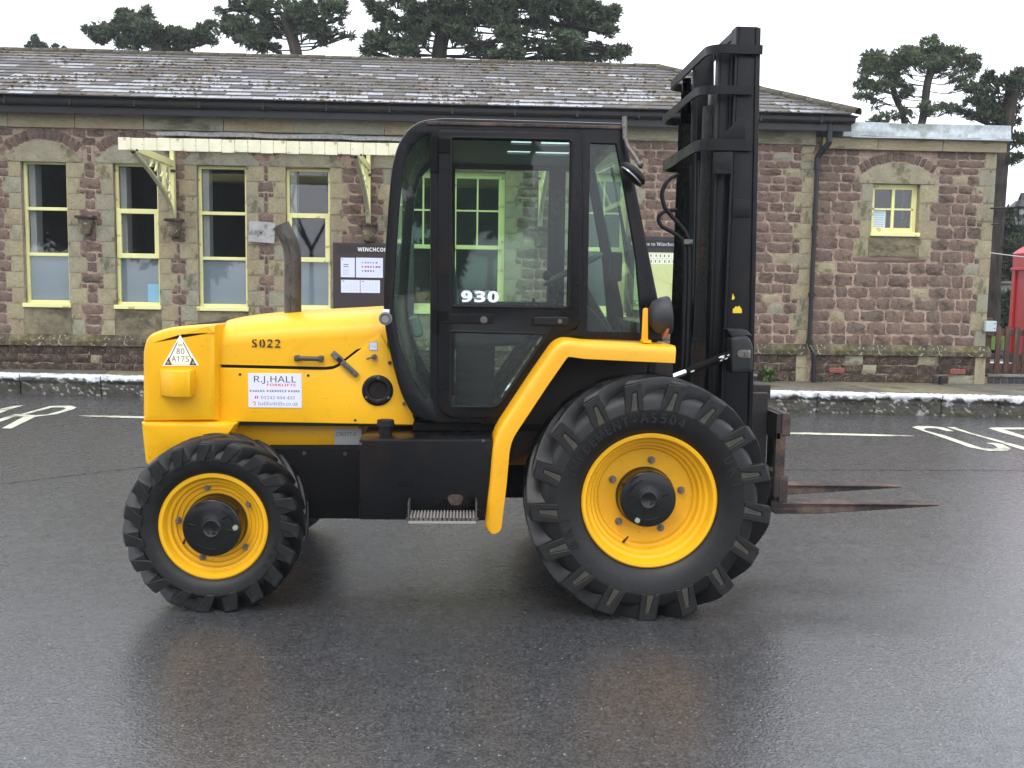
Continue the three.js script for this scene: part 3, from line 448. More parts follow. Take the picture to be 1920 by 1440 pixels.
// slate roof, hipped at its right end
{
  const zE = ZW + 0.4, yE = 4.475, zR = -18.5, yR = 5.8, sl = Math.atan2(yR - yE, zE - zR), len = Math.hypot(yR - yE, zE - zR), xR = 3.45, xH = 6.05, N = 14, ex = len / N;
  const roof = part('roof', (() => {
    const v = [[X0, yE, zE], [xH, yE, zE], [xR, yR, zR], [X0, yR, zR], [X0, yE, 2 * zR - zE], [xH, yE, 2 * zR - zE]].map((p) => [p[0], p[1] - 0.025, p[2]]);
    const g = new THREE.BufferGeometry(); g.setAttribute('position', new THREE.Float32BufferAttribute([0, 1, 2, 0, 2, 3, 1, 5, 2, 3, 2, 5, 3, 5, 4, 0, 3, 4].flatMap((i) => v[i]), 3)); g.computeVertexNormals(); return boxUV(g);
  })(), M.dark, station);
  const r = rng(313), all = [];
  const tones = [[0.2, 0.195, 0.19, 0.8], [0.25, 0.24, 0.235, 0.62], [0.17, 0.165, 0.165, 0.85], [0.23, 0.215, 0.19, 0.85], [0.22, 0.225, 0.24, 0.3], [0.27, 0.275, 0.29, 0.16], [0.25, 0.25, 0.26, 0.22], [0.2, 0.19, 0.18, 0.9]].map((c) => new THREE.MeshStandardMaterial({ color: lin(c[0] * 1.35, c[1] * 1.35, c[2] * 1.35), map: slateC, roughness: c[3], ...bumped(slateB, c[3] < 0.4 ? 0.002 : 0.01) }));
  const slates = [0, 1, 2, 3, 4].map((k) => { const q = rng(70 + k), g = new THREE.BoxGeometry(1, 1, 0.017, 5, 2, 1), p = g.attributes.position; for (let i = 0; i < p.count; i++) if (p.getY(i) < -0.4) { p.setY(i, p.getY(i) + (vn(p.getX(i) * 4 + 4, k, 64, 5) - 0.5) * 0.07); } for (let i = 0; i < g.attributes.uv.count; i++) g.attributes.uv.setXY(i, g.attributes.uv.getX(i) * 0.36 + q(), g.attributes.uv.getY(i) * 0.28 + k * 0.19); g.computeVertexNormals(); return g; });
  for (let k = 0; k < N; k++) {
    const f = (k + 0.5) / N, edge = lerp(xH, xR, (k + 0.75) / N); let x = X0 + (k % 2) * 0.19 - 0.1;
    while (x < edge - 0.04) { let w = 0.33 + r() * 0.06; if (x + w > edge) w = edge - x; all.push([x + w / 2, k, w - 0.006, r(), r()]); x += w; }
  }
  const place = ([x, k, w, a, b]) => {
    const wet = vn(x * 1.1 + 40, k * 0.45, 512, 33) * 0.75 + (k < 3 ? 0.26 : k < 6 ? 0.12 : k < 9 ? 0.04 : -0.06) + (a - 0.5) * 0.55, tone = wet > 0.74 ? 5 : wet > 0.66 ? 6 : wet > 0.58 ? 4 : [0, 1, 2, 3, 7, 0, 3][Math.floor(b * 7)];
    const o = new THREE.Mesh(slates[Math.floor(a * 5) % 5], tones[tone]), s = (k + 0.5) * ex; o.scale.set(w, ex * 1.14, 1); o.rotation.set(-(Math.PI / 2 - sl) - 0.05 + (b - 0.5) * 0.02, (a - 0.5) * 0.016, (b - 0.5) * 0.012);
    o.position.set(x, yE + Math.sin(sl) * s + 0.012, zE - Math.cos(sl) * s + 0.006); return o;
  };
  // the 300 slates that show largest are pieces of their own
  const vis = (s) => { const [px] = pix(s[0], 5, -17); return px < -10 || px > 1600 || (px > 1275 && px < 1425) ? -1 : 20 - s[1] + s[3]; };
  const order = all.map((_, i) => i).sort((a, b) => vis(all[b]) - vis(all[a])), own = new Set(order.slice(0, 298)), rest = new Map();
  all.forEach((s, i) => { const o = place(s); if (own.has(i)) { shade(o); o.name = 'slate'; roof.add(o); } else { o.updateMatrix(); const q = o.geometry.clone().applyMatrix4(o.matrix); (rest.get(o.material) || rest.set(o.material, []).get(o.material)).push(q); } });
  { const ms = [...rest.keys()], o = shade(new THREE.Mesh(mergeGeometries(ms.map((m) => mergeGeometries(rest.get(m))), true), ms)); o.name = 'upper_slates'; o.userData.kind = 'stuff'; roof.add(o); }
  // ridge and hip tiles
  const half = new THREE.CylinderGeometry(0.1, 0.1, 1, 12, 1, true, Math.PI / 2, Math.PI), rm = new THREE.MeshStandardMaterial({ color: lin(0.3, 0.29, 0.26), map: mossC, roughness: 0.95, side: THREE.DoubleSide, ...bumped(stoneB, 0.03) });
  const run = (a, b, n) => { for (let i = 0; i < n; i++) { const A = new THREE.Vector3(...a).lerp(new THREE.Vector3(...b), i / n), B = new THREE.Vector3(...a).lerp(new THREE.Vector3(...b), (i + 1) / n + 0.04 / n), d = B.clone().sub(A), g = half.clone(); g.scale(1 + (r() - 0.5) * 0.12, d.length(), 1); g.rotateX(Math.PI / 2); g.rotateZ(Math.PI / 2 * 0); const o = shade(new THREE.Mesh(g, rm)); o.position.copy(A.add(B).multiplyScalar(0.5)); o.position.y += (r() - 0.5) * 0.012; o.lookAt(o.position.clone().add(d)); o.name = 'ridge_tile'; roof.add(o); } };
  run([X0, yR - 0.03, zR], [xR + 0.05, yR - 0.03, zR], 27); run([xR, yR - 0.02, zR], [xH - 0.03, yE + 0.02, zE - 0.06], 9);
  // moss in the laps of the slates
  const mg = new THREE.IcosahedronGeometry(1, 1), mm = new THREE.MeshStandardMaterial({ color: lin(0.115, 0.095, 0.055), roughness: 1 }), nM = 2600, im = shade(new THREE.InstancedMesh(mg, mm, nM)), dm = new THREE.Object3D(), c = new THREE.Color();
  let n = 0; for (let t = 0; t < 30000 && n < nM; t++) { const k = Math.floor(r() * N), edge = lerp(xH, xR, (k + 0.8) / N), x = lerp(X0, edge, r()); if (vn(x * 0.9, k * 0.5, 512, 44) * 0.6 + vn(x * 3, k * 0.9, 512, 45) * 0.4 < 0.42 + r() * 0.25) continue; const s = k * ex + (r() * r()) * 0.06; dm.position.set(x, yE + Math.sin(sl) * s + 0.022, zE - Math.cos(sl) * s + 0.012); const q = 0.008 + r() * r() * 0.024; dm.scale.set(q * (1 + r() * 2), q * 0.7, q); dm.rotation.y = r() * 6; dm.updateMatrix(); im.setMatrixAt(n, dm.matrix); const tint = r(); im.setColorAt(n, tint < 0.03 ? c.setRGB(1.6, 1.1, 0.7) : tint < 0.12 ? c.setRGB(3, 3, 3) : c.setRGB(...[0, 0, 0].map((_, q, s) => (q ? 1.1 : 1.2) * (0.75 + tint * 0.6)))); n++; }
  im.count = n; im.name = 'moss'; im.userData.kind = 'stuff'; roof.add(im);
}
// ------------------------------------------------------------------ annexe
{
  const ax0 = 5.5, ax1 = 8.5, zA = ZW - 0.06, w = { x0: 6.5, x1: 7.27, sill: 2.69, head: 3.49, kind: 'four' };
  const wall = part('wall', merge([wallBack([[ax0, 0.05], [ax1 - 0.02, 0.05], [ax1 - 0.02, 4.2], [ax0, 4.2]], [[[w.x0, w.sill], [w.x1, w.sill], [w.x1, w.head], [w.x0, w.head]]], zA - 0.0065, 0.35), box(ax1 - 0.3, ax1 - 0.02, 0.05, 4.2, zA - 0.38, -19.5)]), M.mortar, annexe);
  part('inner_room', merge([box(ax0 + 0.1, ax1 - 0.35, 0.3, 0.35, -16.15, -18.4), box(ax0 + 0.1, ax1 - 0.35, 4.05, 4.1, -16.15, -18.4), box(ax0 + 0.1, ax1 - 0.35, 0.35, 4.05, -18.4, -18.5)]), mat(0.2, 0.19, 0.18, 0.9), annexe);
  const r = rng(909), L = [], rock = () => pickOf(ROCK, r), ash = () => pickOf(ASHLAR, r);
  const add = (xa, xb, ya, yb, m, g, name, z = zA, gap = name === 'stone' ? 0.014 : 0.007) => { if (xb - xa > 0.05 && yb - ya > 0.03) L.push([(xa + xb) / 2, (ya + yb) / 2, xb - xa - gap, yb - ya - gap, m, g, name, z]); };
  const row = (ya, yb, xa, xb, mats = RED, z = zA) => { let x = xa; while (x < xb - 0.001) { let q = 0.18 + r() * 0.24; if (xb - x - q < 0.14) q = xb - x; if (q > 0.52) q = (xb - x) / 2; add(x, x + q, ya + (r() - 0.5) * 0.014, yb + (r() - 0.5) * 0.014, r() < 0.06 ? pickOf(OCH, r) : pickOf(mats, r), rock(), 'stone', z); x += q; } };
  const fill = (ya, yb, xa, xb) => { let x = xa; while (x < xb - 0.01) { let q = Math.min(xb - x, 0.55 + r() * 0.8); if (xb - x - q < 0.3) q = xb - x; const m = lerp(ya, yb, 0.4 + r() * 0.2); if (r() < 0.22) { const e = Math.min(q, 0.28 + r() * 0.12); add(x, x + e, ya, yb, pickOf(RED, r), rock(), 'stone'); if (q - e > 0.12) { row(ya, m, x + e, x + q); row(m, yb, x + e, x + q); } } else { row(ya, m, x, x + q); row(m, yb, x, x + q); } x += q; } };
  const taken = [], n = 9, h = (HEAD - 0.07 - PL + 0.02) / n; let y = PL - 0.02;
  for (let k = 0; k < n + 2; k++) {
    const ya = y, yb = k < n ? ya + h : ya + 0.27; y = yb; const rr = (k % 2 ? 0.27 : 0.18), bl = [[ax1 - rr, 99]]; add(ax1 - rr, ax1, ya, yb, pickOf(OCH, r), ash(), 'quoin', zA + 0.005, 0.006);
    if (k < n && yb > w.sill + 0.05) { const lw = k % 2 ? 0.3 : 0.18, rw = k % 2 ? 0.18 : 0.3; bl.push([w.x0 - lw, w.x1 + rw]); add(w.x0 - lw, w.x0 + 0.003, ya, yb, pickOf(OCH, r), ash(), 'quoin', zA + 0.005, 0.006); add(w.x1 - 0.003, w.x1 + rw, ya, yb, pickOf(OCH, r), ash(), 'quoin', zA + 0.005, 0.006); }
    else if (k < n && yb > w.sill - 0.25) { bl.push([w.x0 - 0.28, w.x1 + 0.22]); add(w.x0 - 0.28, w.x0 - 0.03, ya, yb, pickOf(OCH, r), ash(), 'quoin', zA + 0.005); add(w.x1 + 0.03, w.x1 + 0.22, ya, yb, pickOf(OCH, r), ash(), 'quoin', zA + 0.005); add(w.x0 - 0.03, w.x1 + 0.03, ya, w.sill - 0.04, SIL[0], ash(), 'sill_stone', zA + 0.014); }
    if (k >= n) { const hh = k === n ? 0.68 : 0.62; bl.push([w.x0 + (w.x1 - w.x0) / 2 - hh, w.x0 + (w.x1 - w.x0) / 2 + hh]); }
    bl.sort((a, b) => a[0] - b[0]); if (k < n) taken.push(bl); else { let x = ax0 + 0.06; for (const [a, b] of bl) { if (a > x + 0.04) fill(ya, yb, x, Math.min(a, ax1)); x = Math.max(x, b); } }
  }
  rubble(taken, PL - 0.02, h, ax0 + 0.06, row, (xa, xb, ya, yb) => add(xa, xb, ya, yb, pickOf(RED, r), rock(), 'stone'), r);
  const xc = (w.x0 + w.x1) / 2, YC = 2.86, RI = 0.98, RO = 1.12, pts = [[xc - 0.62, 3.49], [xc + 0.62, 3.49], [xc + 0.63, 3.6]]; for (let i = 0; i <= 14; i++) { const t = lerp(0.66, -0.66, i / 14); pts.push([xc + Math.sin(t) * (RI - 0.012), YC + Math.cos(t) * (RI - 0.012)]); } pts.push([xc - 0.63, 3.6]);
  { const m = shade(new THREE.Mesh(slab(shapeOf(pts), zA + 0.012, 0.06, 0.008), OCH[2])); m.name = 'lintel'; wall.add(m); }
  for (let i = 0; i < 14; i++) { const t = lerp(-0.62, 0.62, (i + 0.5) / 14), o = shade(new THREE.Mesh(pickOf(ROCK, r), pickOf(RED, r))); o.position.set(xc + Math.sin(t) * (RI + RO) / 2, YC + Math.cos(t) * (RI + RO) / 2, zA + 0.003); o.rotation.z = -t; o.scale.set(0.078 + r() * 0.014, 0.135, 1); o.name = 'voussoir'; wall.add(o); }
  row(0.28, 0.43, ax0 + 0.1, ax1 - 0.18, DRK, zA + 0.05); row(0.43, 0.58, ax0 + 0.1, ax1 - 0.18, DRK, zA + 0.05); row(0.58, 0.73, ax0 + 0.1, ax1 - 0.18, DRK, zA + 0.05); add(ax1 - 0.18, ax1, 0.28, 0.73, OCH[1], ash(), 'quoin', zA + 0.055);
  for (let x = ax0 + 0.12; x < ax1 + 0.1; ) { let q = 0.8 + r() * 0.3; if (ax1 + 0.12 - x - q < 0.4) q = ax1 + 0.12 - x; add(x, x + q, 4.01, 4.19, pickOf(OCH, r), ash(), 'cornice_stone', zA + 0.07, 0.006); x += q; }
  stones(wall, L, 290); weathering(wall, ax0 + 0.12, ax1 + 0.06, zA - 0.012, r);
  part('footing', box(ax0, ax1 - 0.02, 0.05, 0.73, zA + 0.03, zA - 0.02), M.mortar, annexe);
  // two red air bricks with slots, and their holes
  for (const x of [6.02, 8.03]) { const g = Q('air_brick'); g.position.copy(annexe.position).negate(); annexe.add(g); const a = shade(new THREE.Mesh(box(x - 0.12, x + 0.12, 0.45, 0.525, zA + 0.085, zA, 0.004), mat(0.36, 0.1, 0.08, 0.8))); a.name = 'brick'; g.add(a); const b = shade(new THREE.Mesh(merge([...Array(16)].map((_, i) => box(x - 0.105 + (i % 8) * 0.0275, x - 0.09 + (i % 8) * 0.0275, i < 8 ? 0.462 : 0.494, i < 8 ? 0.481 : 0.513, zA + 0.0868, zA + 0.08))), M.dark)); b.name = 'slot'; g.add(b); }
  windowAt(annexe, w, zA);
  const note = thing('notice_paper', [6.63, 2.77, zA - 0.2], 'white handwritten note taped inside the small annexe window', 'paper');
  part('sheet', quad(6.57, 2.76, 6.79, 3.09, zA - 0.15), print(128, 160, (x, W, H) => { x.fillStyle = '#c9dbe6'; x.fillRect(0, 0, W, H); x.strokeStyle = '#33404d'; x.lineWidth = 2; for (let i = 0; i < 7; i++) { x.beginPath(); for (let k = 0; k < 9; k++) x.lineTo(14 + k * 12, 24 + i * 18 + Math.sin(k * 2.3 + i) * 3); x.stroke(); } }), note);
  // parapet dressed in pale lead
  const cap = new THREE.BoxGeometry(2.72, 0.215, 4.2, 40, 5, 6), p = cap.attributes.position; for (let i = 0; i < p.count; i++) { const x = p.getX(i), yy = p.getY(i), z = p.getZ(i); p.setXYZ(i, x, yy + (vn(x * 2.2 + 9, z * 2, 512, 3) - 0.5) * 0.018 + (yy < -0.1 ? (vn(x * 5 + 9, 3, 512, 4) - 0.5) * 0.016 : 0), z + (z > 2 ? (vn(x * 3 + 7, yy * 9, 512, 6) - 0.5) * 0.03 + (yy < 0 ? 0.015 : 0) : 0)); }
  cap.computeVertexNormals(); cap.translate(7.28, 4.315, zA - 1.98); part('lead_parapet', boxUV(toCreasedNormals(cap, 0.7)), M.lead, annexe);
  part('lead_strip', box(6.05, 8.66, 4.188, 4.205, zA + 0.145, zA - 1.5), M.lead, annexe);
}
// ------------------------------------------------------------------ remains of the canopy
{
  const y0 = 3.5, y1 = 3.665, zF = ZW + 2.0, xa = -4.68, xb = 1.3;
  const can = thing('canopy_frame', [-1.7, 2.7, ZW + 0.05], 'cream painted iron and timber canopy frame with scroll brackets, fixed to the station wall', 'canopy frame');
  const beam = part('fascia_beam', box(xa + 0.01, xb, y0 + 0.03, y1 - 0.03, zF - 0.012, zF - 0.07), M.cream, can), r = rng(61);
  for (let x = xa, i = 0; x < xb; x += 0.172, i++) { const o = shade(new THREE.Mesh(box(x + 0.003, x + 0.169, y0 + (r() - 0.5) * 0.014, y1 + (r() - 0.5) * 0.008, zF + (r() - 0.5) * 0.004, zF - 0.014, 0.004), M.cream)); o.name = 'board'; o.material = M.creamWorn; beam.add(o); }
  part('wall_ledger', box(-4.66, 1.35, 3.78, 3.87, ZW + 0.1, ZW + 0.005), M.cream, can);
  const fl = new THREE.BoxGeometry(6.1, 0.045, 0.2, 60, 1, 3), p = fl.attributes.position; for (let i = 0; i < p.count; i++) { const x = p.getX(i); p.setY(i, p.getY(i) + (vn(x * 3 + 20, p.getZ(i) * 5, 512, 9) - 0.5) * 0.02 - (p.getZ(i) > 0.05 ? 0.03 : 0)); } fl.computeVertexNormals(); fl.translate(-1.65, 4.0, ZW + 0.17); part('lead_flashing', boxUV(fl), mat(0.52, 0.54, 0.58, 0.4, { map: again(concC, 1.7) }), can);
  part('gutter_rail', box(-4.7, 1.35, 3.9, 3.93, ZW + 0.16, ZW + 0.06, 0.006), M.cream, can);
  for (const x of [-4.52, -1.53, 1.15]) {
    const b = Q('bracket'); b.position.copy(can.position).negate(); can.add(b); const add = (n, g, m = M.creamClean) => { const o = shade(new THREE.Mesh(g, m)); o.name = n; b.add(o); };
    const zb = ZW + 0.09;
    add('post', box(x - 0.032, x + 0.032, 2.7, 3.82, zb + 0.03, ZW + 0.02, 0.008)); add('rafter', box(x - 0.03, x + 0.03, 3.5, 3.6, zF - 0.075, zb, 0.008));
    // curved brace from the foot of the post up to the beam
    const arc = [], inner = []; for (let i = 0; i <= 14; i++) { const t = i / 14, a = t * Math.PI / 2; arc.push([x, 2.72 + 0.78 * Math.pow(t, 0.85), lerp(zb + 0.02, zF - 0.12, Math.pow(t, 1.55))]); }
    add('brace', tube(arc, 0.034, 28, 8), mat(0.42, 0.41, 0.27, 0.5));
    const ring = (z, y, R, t = 0.016) => { const g = new THREE.TorusGeometry(R, t, 8, 26); g.scale(0.86, 1.3, 1); g.rotateY(Math.PI / 2); g.translate(x, y, z); return g; };
    add('scroll', merge([ring(zb + 0.26, 3.3, 0.155), ring(zb + 0.14, 2.98, 0.075, 0.013), tube([[x, 3.5, zb + 0.55], [x, 3.36, zb + 0.5], [x, 3.28, zb + 0.62]], 0.018, 12, 6), tube([[x, 3.5, zb + 0.78], [x, 3.42, zb + 0.78], [x, 3.34, zb + 0.86]], 0.018, 12, 6), tube([[x, 3.5, zb + 1.0], [x, 3.44, zb + 1.0], [x, 3.37, zb + 1.1]], 0.018, 12, 6), tube([[x, 3.5, zb + 0.42], [x, 3.2, zb + 0.46], [x, 3.06, zb + 0.36]], 0.02, 16, 6), tube([[x, 3.3, zb + 0.1], [x, 3.24, zb + 0.2], [x, 3.3, zb + 0.32], [x, 3.38, zb + 0.28]], 0.013, 16, 6)]));
    add('bolt', merge([box(x - 0.05, x + 0.05, 3.42, 3.46, zb + 0.055, zb, 0.006), disc(x + 0.09, 3.5, zF + 0.012, 0.016, 0.02, 10)]), M.rust);
  }
}
// ------------------------------------------------------------------ boards and plates on the wall
{
  const b = thing('notice_board', [-1.5, 1.4, ZW + 0.05], 'dark brown notice board with white station name and pinned papers', 'notice board');
  const brown = mat(0.035, 0.024, 0.024, 0.4);
  part('frame', merge([box(-2.08, -0.82, 1.2, 2.4, ZW + 0.07, ZW + 0.01, 0.01)]), brown, b);
  part('name_strip', quad(-2.02, 2.24, -0.86, 2.36, ZW + 0.0725), print(1024, 106, (x, W, H) => { x.fillStyle = '#2b1f22'; x.fillRect(0, 0, W, H); x.fillStyle = '#f2efee'; x.font = '600 74px sans-serif'; x.textAlign = 'center'; x.fillText('WINCHCOMBE', W * 0.53, 80); }), b);
  const sheetAt = (name, q, draw, label) => { const o = thing(name, [q[0], q[1], ZW + 0.08], label, 'paper sheet', 'papers pinned on the notice board'); part('sheet', quad(q[0], q[1], q[2], q[3], ZW + 0.078 + (q[4] || 0)), print(256, 200, (x, W, H) => { x.fillStyle = '#d7dcf2'; x.fillRect(0, 0, W, H); draw(x, W, H); }), o); };
  const [ax, ay] = P(638, 525, ZW + 0.07), pt = (x, y) => P(x, y, ZW + 0.07), R4 = (a, c) => { const A = pt(...a), C = pt(...c); return [A[0], C[1], C[0], A[1]]; };
  const lines = (x, c, x0, y0, w, n, s) => { x.fillStyle = c; for (let i = 0; i < n; i++) x.fillRect(x0, y0 + i * s, w * (0.6 + 0.4 * Math.abs(Math.sin(i * 3.1))), Math.max(2, s * 0.3)); };
  sheetAt('paper_sheet', R4([639, 483], [665.5, 520]), (x, W, H) => { lines(x, '#33343c', 50, 66, 150, 2, 22); lines(x, '#aeb4cc', 40, 120, 170, 5, 13); x.fillStyle = '#444'; x.fillRect(20, 12, 22, 8); }, 'portrait paper with two dark lines, upper left on the notice board');
  sheetAt('paper_sheet', R4([667.5, 483], [718, 521]), (x, W, H) => { x.font = 'bold 38px sans-serif'; const row = (t, y, cs) => [...t].forEach((c, i) => { x.fillStyle = cs[i % cs.length]; x.fillRect(56 + i * 26, y, 12 + (i * 7) % 9, 18); }); row('abcdef', 40, ['#8aa0c8', '#9a8ab8', '#c08090']); row('abcdefg', 82, ['#a04a70', '#c85a50', '#7a5aa8']); row('abcde', 124, ['#a06a80', '#5a6a98']); }, 'landscape poster with coloured lettering, upper right on the notice board');
  sheetAt('paper_sheet', R4([639.5, 524.5], [675, 549]), (x, W, H) => { for (let c = 0; c < 6; c++) lines(x, '#b9bfdb', 30 + c * 34, 50, 26, 9, 14); x.fillStyle = '#444'; x.fillRect(16, 14, 30, 10); }, 'timetable sheet with columns, lower left on the notice board');
  sheetAt('paper_sheet', R4([676, 525], [712.5, 549.5]), (x, W, H) => { for (let c = 0; c < 5; c++) lines(x, '#b4b6d6', 34 + c * 40, 54, 22, 9, 14); x.fillStyle = '#444'; x.fillRect(16, 16, 30, 10); }, 'timetable sheet with wide columns, lower right on the notice board');
  // second board between cab and mast
  const n2 = thing('notice_board', [3.25, 1.6, ZW + 0.05], 'black framed map board with white serif heading between the cab and the mast', 'notice board');
  part('frame', box(2.55, 3.78, 1.32, 2.58, ZW + 0.07, ZW + 0.01, 0.01), mat(0.02, 0.02, 0.022, 0.4), n2);
  part('heading', quad(2.58, 2.4, 3.75, 2.52, ZW + 0.0725), print(1024, 105, (x, W, H) => { x.fillStyle = '#151519'; x.fillRect(0, 0, W, H); x.fillStyle = '#e8e6e2'; x.font = '62px serif'; x.textAlign = 'center'; x.fillText('Welcome to Winchcombe', W / 2 - 130, 74); }), n2);
  part('map_sheet', quad(2.66, 1.42, 3.68, 2.33, ZW + 0.0725), print(512, 456, (x, W, H) => { x.fillStyle = '#c3cc8f'; x.fillRect(0, 0, W, H); for (let i = 0; i < 14; i++) for (let j = 0; j < 2; j++) { x.fillStyle = '#e6e9dc'; x.fillRect(8 + i * 36, 8 + j * 44, 31, 38); x.fillStyle = '#59604c'; x.fillRect(16 + i * 36 + (i * 5 + j * 3) % 7, 16 + j * 44, 10, 20); } x.strokeStyle = '#7f8d52'; for (let i = 0; i < 9; i++) { x.beginPath(); x.moveTo(i * 60, 120); x.bezierCurveTo(i * 70, 200, 480 - i * 50, 260, 512 - i * 20, 400); x.stroke(); } x.fillStyle = '#6f9440'; x.fillRect(0, 380, W, 50); x.fillStyle = '#dfe6c6'; for (let i = 0; i < 12; i++) { x.beginPath(); x.arc(30 + i * 40, 400, 10, 0, 7); x.fill(); } }), n2);
  const s = thing('metal_plate', [-3.18, 2.5, ZW + 0.03], 'blank grey metal plate bolted crooked to the wall above the exhaust', 'plate');
  const q = new THREE.BoxGeometry(0.4, 0.32, 0.012); q.rotateZ(-0.06); q.translate(-3.18, 2.54, ZW + 0.045); part('plate', boxUV(q), mat(0.5, 0.5, 0.5, 0.6, { map: again(ashC, 0.6) }), s); part('bolt', disc(-3.19, 2.53, ZW + 0.06, 0.014, 0.012, 10), M.rust, s);
}

// ================================================================== THE FORKLIFT
const ZC = -6.15, fk = thing('forklift', [0, 0, ZC], 'yellow and black rough terrain forklift with glazed cab, tall black mast and lowered forks', 'forklift');
const fp = (n, g, m, par = fk) => part(n, g, m, par);
const fgroup = (n, par = fk) => { const g = Q(n); if (par === fk) g.position.copy(fk.position).negate(); par.add(g); return g; };
const sub = (n, g, m, par) => { const o = shade(new THREE.Mesh(g, m)); o.name = n; par.add(o); return o; };
const font = await new FontLoader().loadAsync('fonts/droid/droid_sans_bold.typeface.json');

// ---- wheels: lathe tyre, separate lugs, dished rim, hub
function wheel(cfg) {
  const { R, hw, rim, nLug, seed, hubR, nuts } = cfg, w = shade(new THREE.Group()); w.name = 'wheel';
  const lathe = (pts, n = 72) => { const g = new THREE.LatheGeometry(pts.map((p) => new THREE.Vector2(p[0], p[1])), n); g.rotateX(Math.PI / 2); return g; };
  const white = (g, c = 1) => { const n = g.attributes.position.count, a = new Float32Array(n * 3).fill(c); g.setAttribute('color', new THREE.BufferAttribute(a, 3)); return g; };
  const d = R - rim, side = [[rim + 0.0, 0.62], [rim + 0.012, 0.74], [rim + d * 0.14, 0.88], [rim + d * 0.3, 0.965], [rim + d * 0.46, 0.99], [rim + d * 0.5, 0.995], [rim + d * 0.52, 0.972], ...(cfg.carcass ?? [[0.62, 0.96], [0.72, 0.9], [0.8, 0.79], [0.86, 0.6], [0.895, 0.3], [0.9, 0]]).map((q) => [rim + d * q[0], q[1]])];
  const prof = [...side, ...side.slice(0, -1).reverse().map((p) => [p[0], -p[1]])].map((p) => [p[0], p[1] * hw]);
  const tg = lathe(prof, 96); for (let i = 0; i < tg.attributes.uv.count; i++) tg.attributes.uv.setXY(i, tg.attributes.uv.getX(i) * 5, tg.attributes.uv.getY(i) * 1.2);
  const tyre = sub('tyre', white(tg), M.rubber, w);
  // one lug: from the side wall over the shoulder to past the middle of the tread
  const lug = (dir) => {
    const pos = [], col = [], idx = [], path = cfg.lugPath, nx = path.length;
    // cross-section corners at each station: foot, top edge, top edge, foot
    for (let i = 0; i < nx; i++) { const [wz, sk, half, top, foot] = path[i]; for (const [s, r, k] of [[-1.25, foot, 0], [-1, top - 0.006, 1], [-0.82, top, 1], [0.82, top, 1], [1, top - 0.006, 1], [1.25, foot, 0]]) { const th = (sk + s * half) * 1; pos.push(r * Math.sin(th), r * Math.cos(th), wz * hw * dir); const c = k ? 1 : 0.85; col.push(c, c, c); } }
    for (let i = 0; i < nx - 1; i++) for (let k = 0; k < 5; k++) { const a = i * 6 + k; idx.push(a, a + 1, a + 6, a + 1, a + 7, a + 6); }
    idx.push(0, 2, 1, 0, 3, 2, 0, 5, 3, 3, 5, 4); const e = (nx - 1) * 6; idx.push(e, e + 1, e + 2, e, e + 2, e + 3, e, e + 3, e + 5, e + 3, e + 4, e + 5);
    let g = new THREE.BufferGeometry(); g.setAttribute('position', new THREE.Float32BufferAttribute(pos, 3)); g.setAttribute('color', new THREE.Float32BufferAttribute(col, 3)); g.setIndex(idx); g = g.toNonIndexed(); g.computeVertexNormals(); g = toCreasedNormals(g, 0.5); boxUV(g); return g;
  };
  // lug end on the side wall: two ribs with a dirt-filled pocket between, or a plain wedge
  const foot = (dir) => {
    const list = [], z0 = 0.955 * hw, z1 = (cfg.proud ?? 1.005) * hw, add = (pts, zz, c) => { const s = shapeOf(pts), g = new THREE.ExtrudeGeometry(s, { depth: zz - z0 + 0.03, bevelEnabled: true, bevelSize: 0.003, bevelThickness: 0.003, bevelSegments: 1, bevelOffset: -0.003 }); g.translate(0, 0, z0 - 0.03); if (dir < 0) { g.scale(1, 1, -1); } const n = g.attributes.position.count, a = new Float32Array(n * 3); for (let i = 0; i < n; i++) { a[i * 3] = c[0]; a[i * 3 + 1] = c[1]; a[i * 3 + 2] = c[2]; } boxUV(g); g.setAttribute('color', new THREE.BufferAttribute(a, 3)); g.computeVertexNormals(); list.push(g); };
    const pol = (th, r) => [r * Math.sin(th), r * Math.cos(th)], f = cfg.foot, k = [1, 1, 1];
    if (f.pocket) {
      const { ri, ro, a, b } = f, t = f.tilt;
      add([pol(-a + t, ri), pol(-a * 0.45 + t, ri + 0.004), pol(-b * 0.12, ro - 0.035), pol(-b, ro - 0.02)].map((p) => p), z1, k); add([pol(a * 0.45 + t, ri + 0.004), pol(a + t, ri), pol(b, ro - 0.006), pol(b * 0.35, ro - 0.03)], z1, k);
      add([pol(-b, ro - 0.05), pol(b * 0.6, ro - 0.05), pol(b, ro - 0.005), pol(-b, ro - 0.012)], z1, k); add([pol(-a * 0.4 + t, ri + 0.005), pol(a * 0.4 + t, ri + 0.005), pol(b * 0.3, ro - 0.052), pol(-b * 0.2, ro - 0.052)], z1 - 0.005, [9, 8.4, 6.4]);
    } else add([pol(-f.a + f.tilt, f.ri), pol(f.a + f.tilt, f.ri), pol(f.b, f.ro - 0.008), pol(-f.b, f.ro - 0.008)], z1, k);
    return mergeGeometries(list.map((g) => { const q = g.index ? g.toNonIndexed() : g; for (const n of Object.keys(q.attributes)) if (!['position', 'normal', 'uv', 'color'].includes(n)) q.deleteAttribute(n); return q; }));
  };
  const lugG = { 1: mergeGeometries([lug(1), foot(1)]), [-1]: mergeGeometries([lug(-1), foot(-1)]) };
  for (let i = 0; i < nLug; i++) for (const s of [1, -1]) { const o = sub('tread_lug', lugG[s], M.rubber, w); o.rotation.z = -(i + (s > 0 ? 0 : 0.5)) / nLug * Math.PI * 2 + cfg.phase; }
